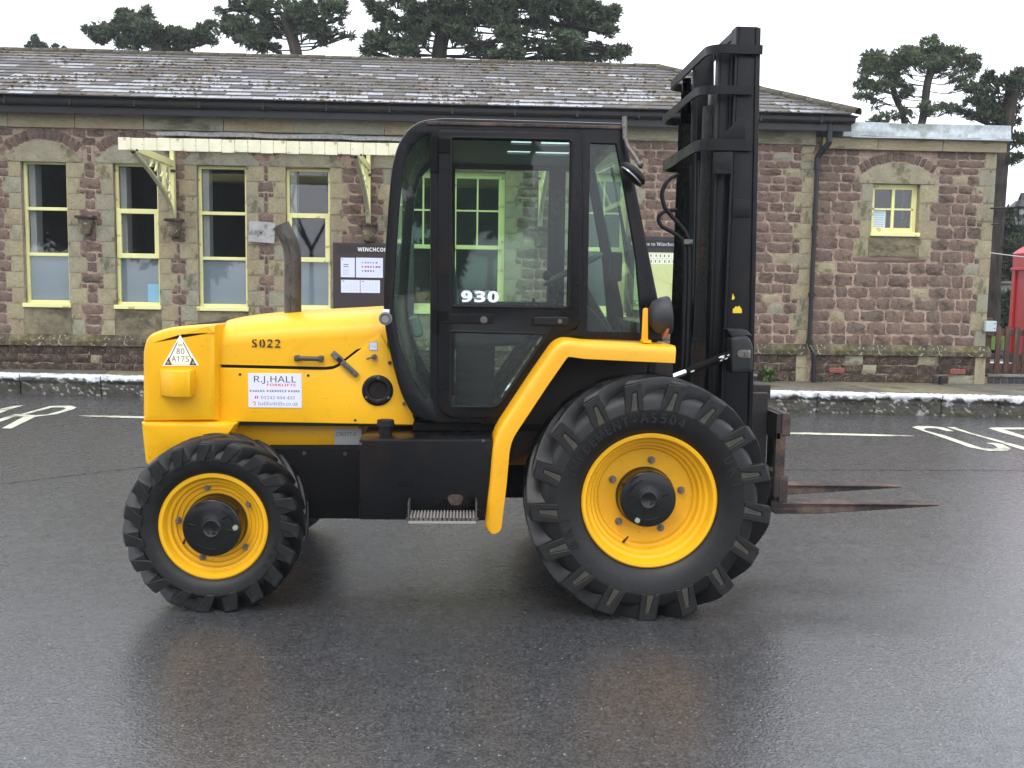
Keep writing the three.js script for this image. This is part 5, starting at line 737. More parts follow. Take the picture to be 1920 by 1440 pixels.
// ---- cab
const zCab = -5.455, zFar = 2 * ZC - zCab;
{
  const outline = [[800, 792, 20], [772, 778, 20], [752, 740, 20], [735, 680, 20], [722, 620, 20], [717.5, 560, 30], [721, 480, 30], [728, 380, 30], [734, 312, 26], [748, 262, 30], [780, 226, 26], [830, 220.5, 10], [1166, 230, 4], [1174, 250], [1180, 290, 10], [1202, 400], [1226, 520], [1240, 590, 6], [1243, 640], [1062, 634, 10], [1040, 652, 10], [934, 797, 10]];
  const rq = [[806.5, 252], [788, 259, 12], [766, 283, 16], [755, 325, 20], [748, 390, 20], [741, 500, 20], [736.5, 580, 20], [747, 642, 20], [766, 694, 20], [786, 733, 14], [799, 749, 6], [806.5, 749, 2]];
  const dh = [[822, 240, 4], [1088, 245, 4], [1092, 300], [1092, 596], [1086, 622, 6], [1058, 626, 6], [1042, 640, 6], [938, 787, 8], [850, 787, 8], [822, 770, 6]];
  const fq = [[1102, 262, 3], [1160, 264, 3], [1172, 330], [1198, 480], [1207, 590], [1209, 629], [1096, 627]];
  const frame = plate(outline, zCab, 0.06, 0.014, [rq, dh, fq]), f2 = frame.clone(); f2.translate(0, 0, zFar - zCab + 0.06);
  const cab = fgroup('cab'); sub('side_frame', frame, M.black, cab); sub('side_frame', f2, M.black, cab);
  const pane = (pts, z, n = 'window_pane') => sub(n, boxUV(new THREE.ShapeGeometry(shapeOf(onPlane(pts, zCab).map((p) => p)), 8).translate(0, 0, z)), M.glassG, cab);
  for (const z of [zCab - 0.03, zFar + 0.03]) { pane(rq, z); pane(fq, z); }
  // doors
  const dOut = [[820, 243, 8], [1089.5, 248, 6], [1093, 300], [1093, 590], [1086, 612, 8], [1060, 624, 8], [1044, 638, 6], [940, 785, 8], [848, 785, 10], [826, 772, 8], [820, 760, 6]];
  const uh = [[845.5, 257, 5], [1073, 262, 5], [1066, 577, 5], [845, 574, 5]], lh = [[845, 621, 5], [1027, 626, 4], [938, 757, 8], [926, 763, 5], [844, 763, 5]];
  const door = plate(dOut, zCab + 0.008, 0.045, 0.008, [uh, lh]);
  for (const s of [0, 1]) {
    const d = fgroup('door'), dz = s ? zFar - zCab + 0.03 : 0, q = (n, g, m) => { if (dz) g.translate(0, 0, dz); return sub(n, g, m, d); };
    q('door_frame', door.clone(), M.black);
    for (const h of [uh, lh]) { const P2 = onPlane(h, zCab + 0.008); q('window_pane', boxUV(new THREE.ShapeGeometry(shapeOf(P2), 6).translate(0, 0, zCab - 0.012)), M.glassG); const c = new THREE.CatmullRomCurve3([...P2].map((p) => new THREE.Vector3(p[0], p[1], zCab + 0.009)), true, 'catmullrom', 0.02); q('window_seal', new THREE.TubeGeometry(c, 120, 0.0075, 6, true), M.seal); }
    if (!s) {
      const c = P(1032, 602, zCab), hb = box(c[0] - 0.1, c[0] + 0.1, c[1] - 0.026, c[1] + 0.026, zCab + 0.03, zCab - 0.005, 0.012); q('handle', hb, M.seal); q('handle_lock', disc(P(1049, 602, zCab)[0], P(1049, 602, zCab)[1], zCab + 0.034, 0.012, 0.02, 16), M.steel);
      const k = P(907, 599.5, zCab); q('knob', merge([disc(k[0], k[1], zCab + 0.02, 0.02, 0.02, 18), disc(k[0], k[1], zCab + 0.03, 0.01, 0.02, 14)]), M.galv); q('hinge_arm', (() => { const a = P(828, 588, zCab), b = P(925, 607, zCab); return box(a[0], b[0], b[1], a[1], zCab + 0.014, zCab, 0.004); })(), M.black);
      for (const [x, y, h] of [[815, 603, 46], [816, 290, 66]]) { const a = P(x - 5, y - h / 2, zCab), b = P(x + 6, y + h / 2, zCab); q('hinge', merge([rod([(a[0] + b[0]) / 2, b[1], zCab + 0.02], [(a[0] + b[0]) / 2, a[1], zCab + 0.02], 0.016, 0.016, 12), box(a[0], b[0] + 0.06, lerp(b[1], a[1], 0.55), lerp(b[1], a[1], 0.95), zCab + 0.016, zCab, 0.003)]), M.blackDull); }
    }
    const a = P(862, 568.5, zCab), b = P(938, 543.5, zCab), num = print(512, 168, (c, W, H) => { c.clearRect(0, 0, W, H); c.fillStyle = '#eceef6'; c.textAlign = 'center'; c.font = 'bold 176px sans-serif'; ['9', '3', '0'].forEach((t, i) => { c.save(); c.translate(88 + i * 168, 148); c.scale(1.5, 1); c.fillText(t, 0, 0); c.strokeStyle = '#eceef6'; c.lineWidth = 9; c.strokeText(t, 0, 0); c.restore(); }); }, 0.5, { transparent: true, alphaTest: 0.4, side: THREE.DoubleSide });
    const dg = quad(a[0], a[1], b[0], b[1], zCab - 0.01); q('number_decal', dg, num);
  }
  // roof: a shell that follows the top of the side frames, with four skylight slots
  const arc = fillet([[734, 318], [736, 300, 14], [748, 262, 24], [780, 226, 26], [830, 221]], 6).map((p) => P(p[0], p[1], zCab)), inner = arc.map((p, i) => { const a = arc[Math.max(0, i - 1)], b = arc[Math.min(arc.length - 1, i + 1)], d = [b[0] - a[0], b[1] - a[1]], l = Math.hypot(...d); return [p[0] + d[1] / l * 0.05, p[1] - d[0] / l * 0.05]; });
  sub('roof_corner', slab(shapeOf([...arc, ...inner.reverse()]), zCab - 0.05, zCab - zFar - 0.1, 0.004), M.black, cab);
  const yR = P(1000, 226, zCab)[1] - 0.075, xA = P(815, 226, zCab)[0], xB = P(1168, 230, zCab)[0];
  const slot = (a, b, c, e) => { const d = (px, py) => { const v = ray(px, py), t = (yR - EYE.y) / v.y; return [v.x * t, -v.z * t]; }; const A = d(a, c), B = d(b, e); return [[A[0], A[1]], [B[0], A[1]], [B[0], B[1]], [A[0], B[1]]]; };
  const roofS = shapeOf([[xA, -zCab + 0.05], [xB, -zCab + 0.05], [xB, -zFar - 0.05], [xA, -zFar - 0.05]], [slot(957, 998, 271, 265.5), slot(1012, 1070, 273, 267.5), slot(950, 996, 288.5, 284), slot(1002, 1070, 290.5, 286)]);
  const rg = new THREE.ExtrudeGeometry(roofS, { depth: 0.012, bevelEnabled: false }); rg.rotateX(-Math.PI / 2); rg.translate(0, yR, 0); { const sk = shade(new THREE.Mesh(new THREE.PlaneGeometry(0.62, 0.9).rotateX(-Math.PI / 2).translate(P(1010, 280, -5.9)[0], yR + 0.02, -5.95), new THREE.MeshPhysicalMaterial({ color: lin(0.85, 0.95, 0.93), roughness: 1, transmission: 0.9, thickness: 0, side: THREE.DoubleSide }))); sk.name = 'skylight'; cab.add(sk); }
  sub('roof', boxUV(rg), mat(0.12, 0.125, 0.14, 0.6), cab);
  const rr = P(800, 235, zCab), re = P(1166, 240, zCab); sub('gutter_rail', box(rr[0], re[0], re[1] - 0.008, re[1] + 0.012, zCab + 0.012, zCab - 0.01, 0.006), M.rust, cab);
  // front: windscreen, posts and wiper
  const w0 = P(1166, 250, zCab), w1 = P(1236, 610, zCab), wx = (t) => [lerp(w1[0], w0[0], t) - 0.01, lerp(w1[1], w0[1], t)], pl = (t0, t1, za, zb, n, m, th = 0) => { const A = wx(t0), B = wx(t1), g = new THREE.BufferGeometry(); g.setAttribute('position', new THREE.Float32BufferAttribute([A[0], A[1], za, A[0], A[1], zb, B[0], B[1], zb, A[0], A[1], za, B[0], B[1], zb, B[0], B[1], za], 3)); g.computeVertexNormals(); return sub(n, boxUV(g), m, cab); };
  pl(0.02, 0.96, zCab - 0.05, zFar + 0.05, 'windscreen', M.glassG);
  sub('windscreen_head', box(w0[0] - 0.05, w0[0] + 0.01, w0[1] - 0.05, w0[1] + 0.03, zCab - 0.04, zFar + 0.04, 0.008), M.black, cab);
  sub('front_wall', box(w1[0] - 0.05, w1[0] + 0.0, 0.95, w1[1], zCab - 0.04, zFar + 0.04, 0.008), M.black, cab);
  const wp = (t, z) => { const a = wx(t); return [a[0] + 0.012, a[1], z]; };
  sub('wiper', merge([rod(wp(0.1, ZC - 0.1), wp(0.62, ZC + 0.12), 0.01, 0.007, 8), rod(wp(0.32, ZC + 0.12), wp(0.9, ZC + 0.13), 0.009, 0.009, 8)]), M.seal, cab);
  const mb = wx(0.33); sub('wiper_motor', box(mb[0] - 0.09, mb[0] - 0.02, mb[1] - 0.1, mb[1] + 0.08, ZC + 0.02, ZC - 0.08, 0.012), M.seal, cab);
  // back: glass above, panel below
  const b0 = P(719, 560, zCab), b1 = P(733, 322, zCab); { const g = new THREE.BufferGeometry(); const x0 = b0[0] + 0.02, x1 = b1[0] + 0.02; g.setAttribute('position', new THREE.Float32BufferAttribute([x0, b0[1], zCab - 0.05, x0, b0[1], zFar + 0.05, x1, b1[1], zFar + 0.05, x0, b0[1], zCab - 0.05, x1, b1[1], zFar + 0.05, x1, b1[1], zCab - 0.05], 3)); g.computeVertexNormals(); sub('rear_window', boxUV(g), M.glassG, cab); }
  const lower = [[718, 560], [722, 620], [735, 680], [752, 740], [772, 778], [800, 790]].map((p) => P(p[0] + 2, p[1], zCab)); sub('rear_panel', slab(shapeOf([...lower, ...lower.map((p) => [p[0] + 0.03, p[1] + 0.01]).reverse()]), zCab - 0.05, zCab - zFar - 0.1, 0.003), M.black, cab);
  sub('floor', box(lower[4][0], w1[0] - 0.04, 0.95, 0.99, zCab - 0.04, zFar + 0.04), M.blackDull, cab);
  // seat, dash, wheel, levers
  const seat = fgroup('seat'), sx = P(838, 500, ZC)[0] - 0.06;
  { const c = new RoundedBoxGeometry(0.1, 0.72, 0.5, 4, 0.045); c.rotateZ(0.12); c.translate(sx + 0.06, 1.86, ZC); sub('backrest', boxUV(c), mat(0.02, 0.02, 0.024, 0.8), seat); const b = new RoundedBoxGeometry(0.5, 0.13, 0.5, 4, 0.05); b.rotateZ(0.05); b.translate(sx + 0.3, 1.46, ZC); sub('cushion', boxUV(b), mat(0.02, 0.022, 0.028, 0.8), seat); sub('seat_base', box(sx + 0.12, sx + 0.36, 1.0, 1.4, ZC + 0.14, ZC - 0.14, 0.02), M.blackDull, seat); const ar = new RoundedBoxGeometry(0.06, 0.13, 0.1, 2, 0.02); ar.rotateZ(0.3); const q = P(780, 612, ZC + 0.35); ar.translate(q[0], q[1], ZC + 0.35); sub('armrest', boxUV(ar), mat(0.2, 0.26, 0.24, 0.6), seat); }
  const st = fgroup('steering_wheel'), A = P(1016, 536, ZC), B = P(1132, 474, ZC), cxy = [(A[0] + B[0]) / 2, (A[1] + B[1]) / 2], ang = Math.atan2(B[1] - A[1], B[0] - A[0]), tor = new THREE.TorusGeometry(0.195, 0.014, 10, 40); tor.rotateX(Math.PI / 2); tor.rotateZ(ang); tor.translate(cxy[0], cxy[1], ZC); sub('wheel_rim', tor, mat(0.03, 0.04, 0.04, 0.45), st);
  const ax = [-Math.sin(ang), Math.cos(ang)]; sub('spoke', merge([rod([cxy[0] - 0.19 * Math.cos(ang), cxy[1] - 0.19 * Math.sin(ang), ZC], [cxy[0] + 0.19 * Math.cos(ang), cxy[1] + 0.19 * Math.sin(ang), ZC], 0.012, 0.012, 8), rod([cxy[0], cxy[1], ZC - 0.19], [cxy[0], cxy[1], ZC + 0.19], 0.012, 0.012, 8)]), M.seal, st); sub('column', rod([cxy[0], cxy[1], ZC], [cxy[0] - ax[0] * 0.6, cxy[1] - ax[1] * 0.6, ZC], 0.03, 0.05, 12), M.seal, st);
  const kn = P(1025, 517, ZC + 0.02); { const s = new THREE.SphereGeometry(0.026, 14, 10); s.scale(1, 1.2, 1); s.translate(kn[0], kn[1], ZC + 0.02); sub('spinner_knob', merge([s, rod([kn[0], kn[1], ZC + 0.02], [kn[0] + 0.02, kn[1] - 0.06, ZC + 0.02], 0.012, 0.012, 8)]), M.seal, st); }
  const dash = fgroup('dashboard'); const d0 = P(1150, 640, ZC); sub('console', plate([[1090, 560, 12], [1130, 600], [1168, 660], [1168, 800], [1120, 800]], ZC + 0.36, 0.72, 0.02), M.seal, dash);
  for (const [x, y, dx] of [[985, 566, 0.01], [1000, 560, 0.03]]) { const q = P(x, y, ZC + 0.4); sub('lever', rod([q[0], q[1], ZC + 0.4], [q[0] + dx + 0.1, q[1] - 0.45, ZC + 0.4], 0.009, 0.009, 8), M.seal, dash); }
  // round lamp on the rear post
  const rl = P(723, 597, zCab), lampG = fgroup('marker_lamp'); sub('lens', disc(rl[0], rl[1], zCab + 0.028, 0.036, 0.03, 26), mat(0.22, 0.22, 0.23, 0.4), lampG); const tr = new THREE.TorusGeometry(0.026, 0.005, 8, 26); tr.translate(rl[0], rl[1], zCab + 0.028); sub('ring', tr, M.steel, lampG); sub('bracket', box(rl[0] - 0.016, rl[0] + 0.022, rl[1] + 0.03, rl[1] + 0.05, zCab + 0.02, zCab, 0.003), M.white, lampG);
}
// ---- mirror, work lamp
{
  const zm = -5.32, m = fgroup('mirror'), a = (x, y, z = zm) => [...P(x, y, z), z]; sub('arm', merge([rod(a(1171, 219, -5.44), a(1172, 262, -5.42), 0.014, 0.014, 10), tube([a(1172, 258, -5.42), a(1178, 276, -5.4), a(1190, 292, -5.36), a(1202, 314)], 0.011, 20, 8), rod(a(1196, 309), a(1205, 306), 0.014, 0.014, 8)]), M.galv, m);
  const c = a(1187, 326), hd = new THREE.SphereGeometry(0.082, 24, 14); hd.scale(1, 0.42, 1.0); hd.rotateZ(-0.72); hd.translate(...c); sub('head', hd, M.seal, m); const gl = new THREE.CylinderGeometry(0.076, 0.078, 0.008, 28); gl.translate(0, -0.018, 0); gl.rotateZ(-0.72); gl.translate(...c); sub('mirror_glass', gl, mat(0.2, 0.21, 0.22, 0.3, { metalness: 1 }), m);
  const zl = -5.3, l = fgroup('work_lamp'); sub('bracket', merge([plate([[1206, 578, 4], [1215, 577, 3], [1215, 640], [1203, 640]], zl, 0.012, 0.002), box(P(1203, 640, zl)[0], P(1218, 640, zl)[0], P(1203, 642, zl)[1], P(1203, 637, zl)[1], zl + 0.05, zl - 0.05)]), M.fenderYellow, l);
  const hc = P(1243, 592, zl - 0.05), lathe = new THREE.LatheGeometry([[0.001, -0.085], [0.05, -0.08], [0.085, -0.05], [0.1, 0], [0.105, 0.045], [0.1, 0.06], [0.001, 0.06]].map((p) => new THREE.Vector2(...p)), 28); lathe.scale(1, 0.8, 0.95); lathe.rotateZ(-Math.PI / 2 + 0.1); lathe.translate(hc[0] - 0.01, hc[1], zl - 0.05); sub('lamp_shell', lathe, mat(0.025, 0.026, 0.03, 0.55), l);
  sub('indicator_lens', plate([[1250, 616], [1256, 616], [1252, 632], [1244, 632]], zl + 0.03, 0.06, 0.006), mat(0.3, 0.06, 0.015, 0.3), l);
}
// ---- mast
{
  const zn = -5.62, zf2 = 2 * ZC - zn, mast = fgroup('mast');
  const px = (pts, z, d, b = 0.004) => plate(pts, z, d, b);
  const both = (n, g, m) => { sub(n, g, m, mast); const q = g.clone(); q.scale(1, 1, -1); q.translate(0, 0, 2 * ZC); sub(n, q, m, mast); };
  both('outer_channel', merge([px([[1386, 49], [1424, 51], [1405, 880], [1352, 880]], zn, 0.03), px([[1418, 52], [1427, 52], [1409.5, 880], [1402, 880]], zn + 0.012, 0.13), px([[1381, 49], [1386, 49], [1352, 880], [1346, 880]], zn + 0.004, 0.11)]), M.mast);
  both('inner_channel', merge([px([[1352, 98], [1372, 98], [1352, 900], [1328, 900]], zn - 0.06, 0.03), px([[1370, 98], [1376, 98], [1354, 900], [1350, 900]], zn - 0.045, 0.1), px([[1347, 98], [1352, 98], [1328, 900], [1323, 900]], zn - 0.045, 0.1)]), M.mast);
  // lift rams with chrome rods, chains, hoses
  both('lift_ram', (() => { const z = zn - 0.2, a = P(1334, 200, z), b = P(1306, 860, z); return rod([b[0], b[1], z], [a[0], a[1], z], 0.05, 0.05, 18); })(), mat(0.05, 0.047, 0.045, 0.6, { map: blackC, ...bumped(asphaltB, 0.02) }));
  both('ram_rod', (() => { const z = zn - 0.12, a = P(1347.5, 92, z), b = P(1347.5, 166, z); return rod([b[0], b[1], z], [a[0], a[1], z], 0.029, 0.029, 18); })(), M.chrome);
  const chain = []; { const z = zn - 0.03; for (let i = 0; i < 66; i++) { const y = 310 + i * 7.4, a = P(1379 - (y - 300) * 0.022, y, z); chain.push(box(a[0] - 0.011, a[0] + 0.011, a[1] - 0.011, a[1] + 0.011, z + (i % 2 ? 0.006 : 0.01), z - (i % 2 ? 0.006 : 0.01), 0.003)); } } sub('lift_chain', merge(chain), mat(0.05, 0.045, 0.04, 0.5, { metalness: 0.4 }), mast);
  const rough = []; { const z = zn - 0.4; for (let i = 0; i < 5; i++) { const a = P(1302 + i * 6, 185, z - i * 0.05), b = P(1290 + i * 6, 850, z - i * 0.05); rough.push(rod([b[0], b[1], z - i * 0.05], [a[0], a[1], z - i * 0.05], 0.018, 0.018, 8)); } } sub('hose_bundle', merge(rough), M.seal, mast);
  const zb = ZC - 0.1, cyl = P(1306, 500, ZC), top = P(1318, 180, ZC); sub('middle_ram', rod([P(1300, 860, ZC)[0], 0.7, ZC], [top[0], top[1], ZC], 0.06, 0.055, 18), M.mast, mast);
  // cross members
  const at = (x, y, z = zn) => P(x, y, z), cr = (x0, x1, y0, y1, n = 'cross_member') => { const a = at(x0, y0), b = at(x1, y1); sub(n, box(a[0], b[0], b[1], a[1], zn - 0.02, zf2 + 0.02, 0.006), M.mast, mast); };
  cr(1384, 1424, 47, 66, 'mast_head'); cr(1384, 1390, 66, 100); cr(1360, 1376, 560, 640); cr(1360, 1380, 780, 860);
  sub('cross_plate', plate([[1300, 118], [1342, 92], [1342, 300], [1300, 300]], ZC + 0.1, 0.03, 0.004), M.mast, mast);
  for (const [z, n] of [[ZC + 0.25, 0], [ZC - 0.25, 0]]) { const a = P(1345, 175, z), b = P(1345, 240, z); sub('chain_anchor', box(a[0] - 0.05, a[0] + 0.05, b[1], a[1], z + 0.03, z - 0.03, 0.008), M.galv, mast); }
  // three hose guards, bowed round the back of the mast
  for (const [xr, xl, yt, yb] of [[1427, 1326, 84, 101], [1409, 1308, 161, 177], [1407, 1308, 261, 282]]) {
    const a = at(xl, yt), b = at(xr, yb), yy = at(xl, (yt + yb) / 2)[1], h = (at(xl, yt)[1] - at(xl, yb)[1]), zo = zn + 0.03, zi = 2 * ZC - zo, pts = [[b[0], -zo, 0], [a[0], -zo, 0.12], [a[0], -zi, 0.12], [b[0], -zi, 0]], t = 0.014;
    const inn = [[b[0], -zi - t], [a[0] + t, -zi - t, 0.11], [a[0] + t, -zo + t, 0.11], [b[0], -zo + t]];
    const s = shapeOf([...fillet(pts, 8), ...fillet(inn.map((p, i) => [p[0], i < 2 ? -zi - t : -zo + t, p[2] || 0]), 8)]), g = new THREE.ExtrudeGeometry(s, { depth: h, bevelEnabled: false }); g.rotateX(-Math.PI / 2); g.translate(0, yy - h / 2, 0); sub('hose_guard', boxUV(toCreasedNormals(g, 0.5)), M.mast, mast);
  }
  sub('drilled_plate', plate([[1338, 286, 2], [1373, 284, 2], [1373, 326], [1337, 326]], zn + 0.05, 0.012, 0.002, [[[1343, 303], [1346, 303], [1346, 306], [1343, 306]], [[1365, 302], [1368, 302], [1368, 305], [1365, 305]], [[1343, 319], [1346, 319], [1346, 322], [1343, 322]], [[1365, 318], [1368, 318], [1368, 321], [1365, 321]]]), M.mast, mast);
  sub('square_plate', plate([[1375, 374], [1406, 374], [1405, 407], [1374, 407]], zn + 0.012, 0.012, 0.002), M.mast, mast);
  sub('gusset', plate([[1350, 258], [1376, 232, 6], [1384, 218, 4], [1396, 220, 4], [1398, 262], [1350, 262]], zn + 0.008, 0.01, 0.002), M.mast, mast);
  const st = mat(0.75, 0.55, 0.02, 0.5); sub('sticker_scrap', merge([plate([[1374, 587], [1374, 580], [1380, 574], [1383, 576], [1386, 573], [1391, 580], [1391, 587]], zn + 0.002, 0.0015, 0), plate([[1372, 562], [1374, 550], [1378, 559], [1375, 562]], zn + 0.002, 0.0015, 0)]), st, mast);
  // hoses looping towards the cab
  const z1 = zn + 0.0, q = (x, y, z = z1) => [...P(x, y, z), z]; sub('hose', tube([q(1270, 328, -5.7), q(1252, 338), q(1241, 362), q(1246, 388), q(1262, 408), q(1282, 430), q(1290, 448), q(1292, 520), q(1286, 700)], 0.012, 50, 8), M.seal, mast); sub('hose', tube([q(1268, 394, -5.7), q(1246, 396), q(1234, 408), q(1240, 424), q(1262, 436), q(1278, 448), q(1284, 470), q(1284, 540), q(1278, 700)], 0.012, 50, 8), M.seal, mast);
  sub('hose_clip', box(P(1281, 449, z1)[0], P(1298, 458, z1)[0], P(1281, 459, z1)[1], P(1281, 449, z1)[1], z1 + 0.02, z1 - 0.02, 0.004), M.steel, mast);
  // tilt ram and its bracket
  const tb = fgroup('tilt_ram'); sub('bracket', merge([plate([[1370, 632, 10], [1404, 628, 12], [1414, 650, 10], [1413, 696, 10], [1406, 700, 8], [1372, 700, 6]], -5.5, 0.14, 0.02), plate([[1362, 616, 6], [1400, 617, 8], [1411, 630], [1372, 634]], -5.53, 0.1, 0.012)]), mat(0.03, 0.03, 0.034, 0.5, { map: blackC }), tb);
  const c = P(1389, 663, -5.49); sub('bolt', merge([disc(c[0], c[1], -5.49, 0.02, 0.014, 16), disc(c[0] + 0.035, c[1], -5.488, 0.013, 0.016, 14)]), M.steel, tb); sub('lock_plate', plate([[1388, 656], [1408, 656], [1407, 671], [1388, 671]], -5.494, 0.006, 0.001), M.galv, tb);
  const r0 = [...P(1262, 707, -5.56), -5.56], r1 = [...P(1378, 661, -5.56), -5.56], mid = r0.map((v, i) => lerp(v, r1[i], 0.21)); sub('chrome_rod', rod(r0, mid, 0.018, 0.018, 14), M.chrome, tb); sub('barrel', rod(mid, r1, 0.023, 0.023, 16), M.blackDull, tb);
  { const f = (t, o) => r0.map((v, i) => lerp(v, r1[i], t) + (i === 1 ? o : i === 2 ? 0.0226 - Math.abs(o) * 0.25 : 0)); const chips = []; const rr = rng(6); for (let i = 0; i < 7; i++) { const t = (i < 6 ? 0.76 + rr() * 0.16 : 0.26 + rr() * 0.1), p = f(t, (rr() - 0.5) * 0.02), g = new THREE.SphereGeometry(0.006 + rr() * 0.005, 6, 5); g.scale(1.5, 0.6, 0.2); g.rotateZ(0.38); g.translate(...p); chips.push(g); } sub('bare_metal', merge(chips), M.white, tb); }
}
// ---- carriage and forks
{
  const zn = -5.56, zf2 = 2 * ZC - zn, car = fgroup('fork_carriage'), B = (n, x0, x1, y0, y1, za = zn, zb = zf2) => sub(n, box(x0, x1, y0, y1, za, zb, 0.006), M.rust, car);
  const xb = P(1466, 800, zn)[0], u0 = P(1474, 818, zn)[1], u1 = P(1474, 775, zn)[1], l0 = P(1474, 943, zn)[1], l1 = P(1474, 893, zn)[1];
  const db = mat(0.035, 0.03, 0.03, 0.65, { map: blackC });
  B('top_bar', xb, xb + 0.052, u0, u1); B('bottom_bar', xb, xb + 0.052, l0, l1);
  sub('bar_back', merge([box(xb - 0.03, xb - 0.002, u0 - 0.02, u1 - 0.004, zn - 0.004, zf2 + 0.004, 0.003), box(xb - 0.022, xb - 0.002, l0 + 0.004, l1 - 0.03, zn - 0.02, zf2 + 0.02, 0.003)]), db, car);
  for (const z of [zn - 0.004, zf2 + 0.044]) sub('end_plate', box(xb - 0.03, xb + 0.028, l0 + 0.03, u0 + 0.02, z, z - 0.04, 0.004), M.rust, car);
  for (const z of [ZC + 0.42, ZC - 0.36]) sub('carriage_plate', box(xb - 0.2, xb - 0.03, l0 + 0.1, u1 + 0.1, z, z - 0.05, 0.01), db, car);
  sub('bolt', merge([disc(xb + 0.036, u1 - 0.045, zn + 0.002, 0.012, 0.01, 12), disc(xb + 0.03, l0 + 0.06, zn + 0.002, 0.012, 0.01, 12)]), M.dark, car);
  { const a = P(1415, 720, -5.9), b = P(1441, 746, -5.9); sub('top_block', box(a[0] - 0.03, b[0], b[1], a[1], -5.86, -6.0, 0.006), db, car); sub('chain_bolt', merge([rod([a[0] - 0.02, a[1], -5.9], [a[0] - 0.02, a[1] + 0.06, -5.9], 0.012, 0.012, 8), rod([a[0] - 0.02, a[1] + 0.05, -5.9], [a[0] - 0.02, a[1] + 0.06, -5.9], 0.035, 0.03, 12)]), M.galv, car); }
  for (const [z, tip, root] of [[-5.93, [1760, 943], [1447, 953]], [-6.44, [1690, 909], [1480, 917]]]) {
    const a = P(...tip, z), s = xb + 0.053, top = a[1] + 0.004, g = shapeOf([[s, 1.02], [s + 0.05, 1.02], [s + 0.05, top + 0.03], [s + 0.075, top + 0.004], [a[0] - 0.16, top], [a[0], top - 0.012], [a[0] - 0.02, top - 0.02], [s + 0.3, top - 0.062], [s + 0.03, top - 0.064], [s, top - 0.03]]);
    const f = slab(g, z + 0.065, 0.13, 0.005); const p = f.attributes.position; for (let i = 0; i < p.count; i++) { const t = sst(a[0] - 0.22, a[0], p.getX(i)); p.setZ(i, z + (p.getZ(i) - z) * (1 - 0.65 * t)); } f.computeVertexNormals(); fp('fork', boxUV(f), M.rust);
  }
}

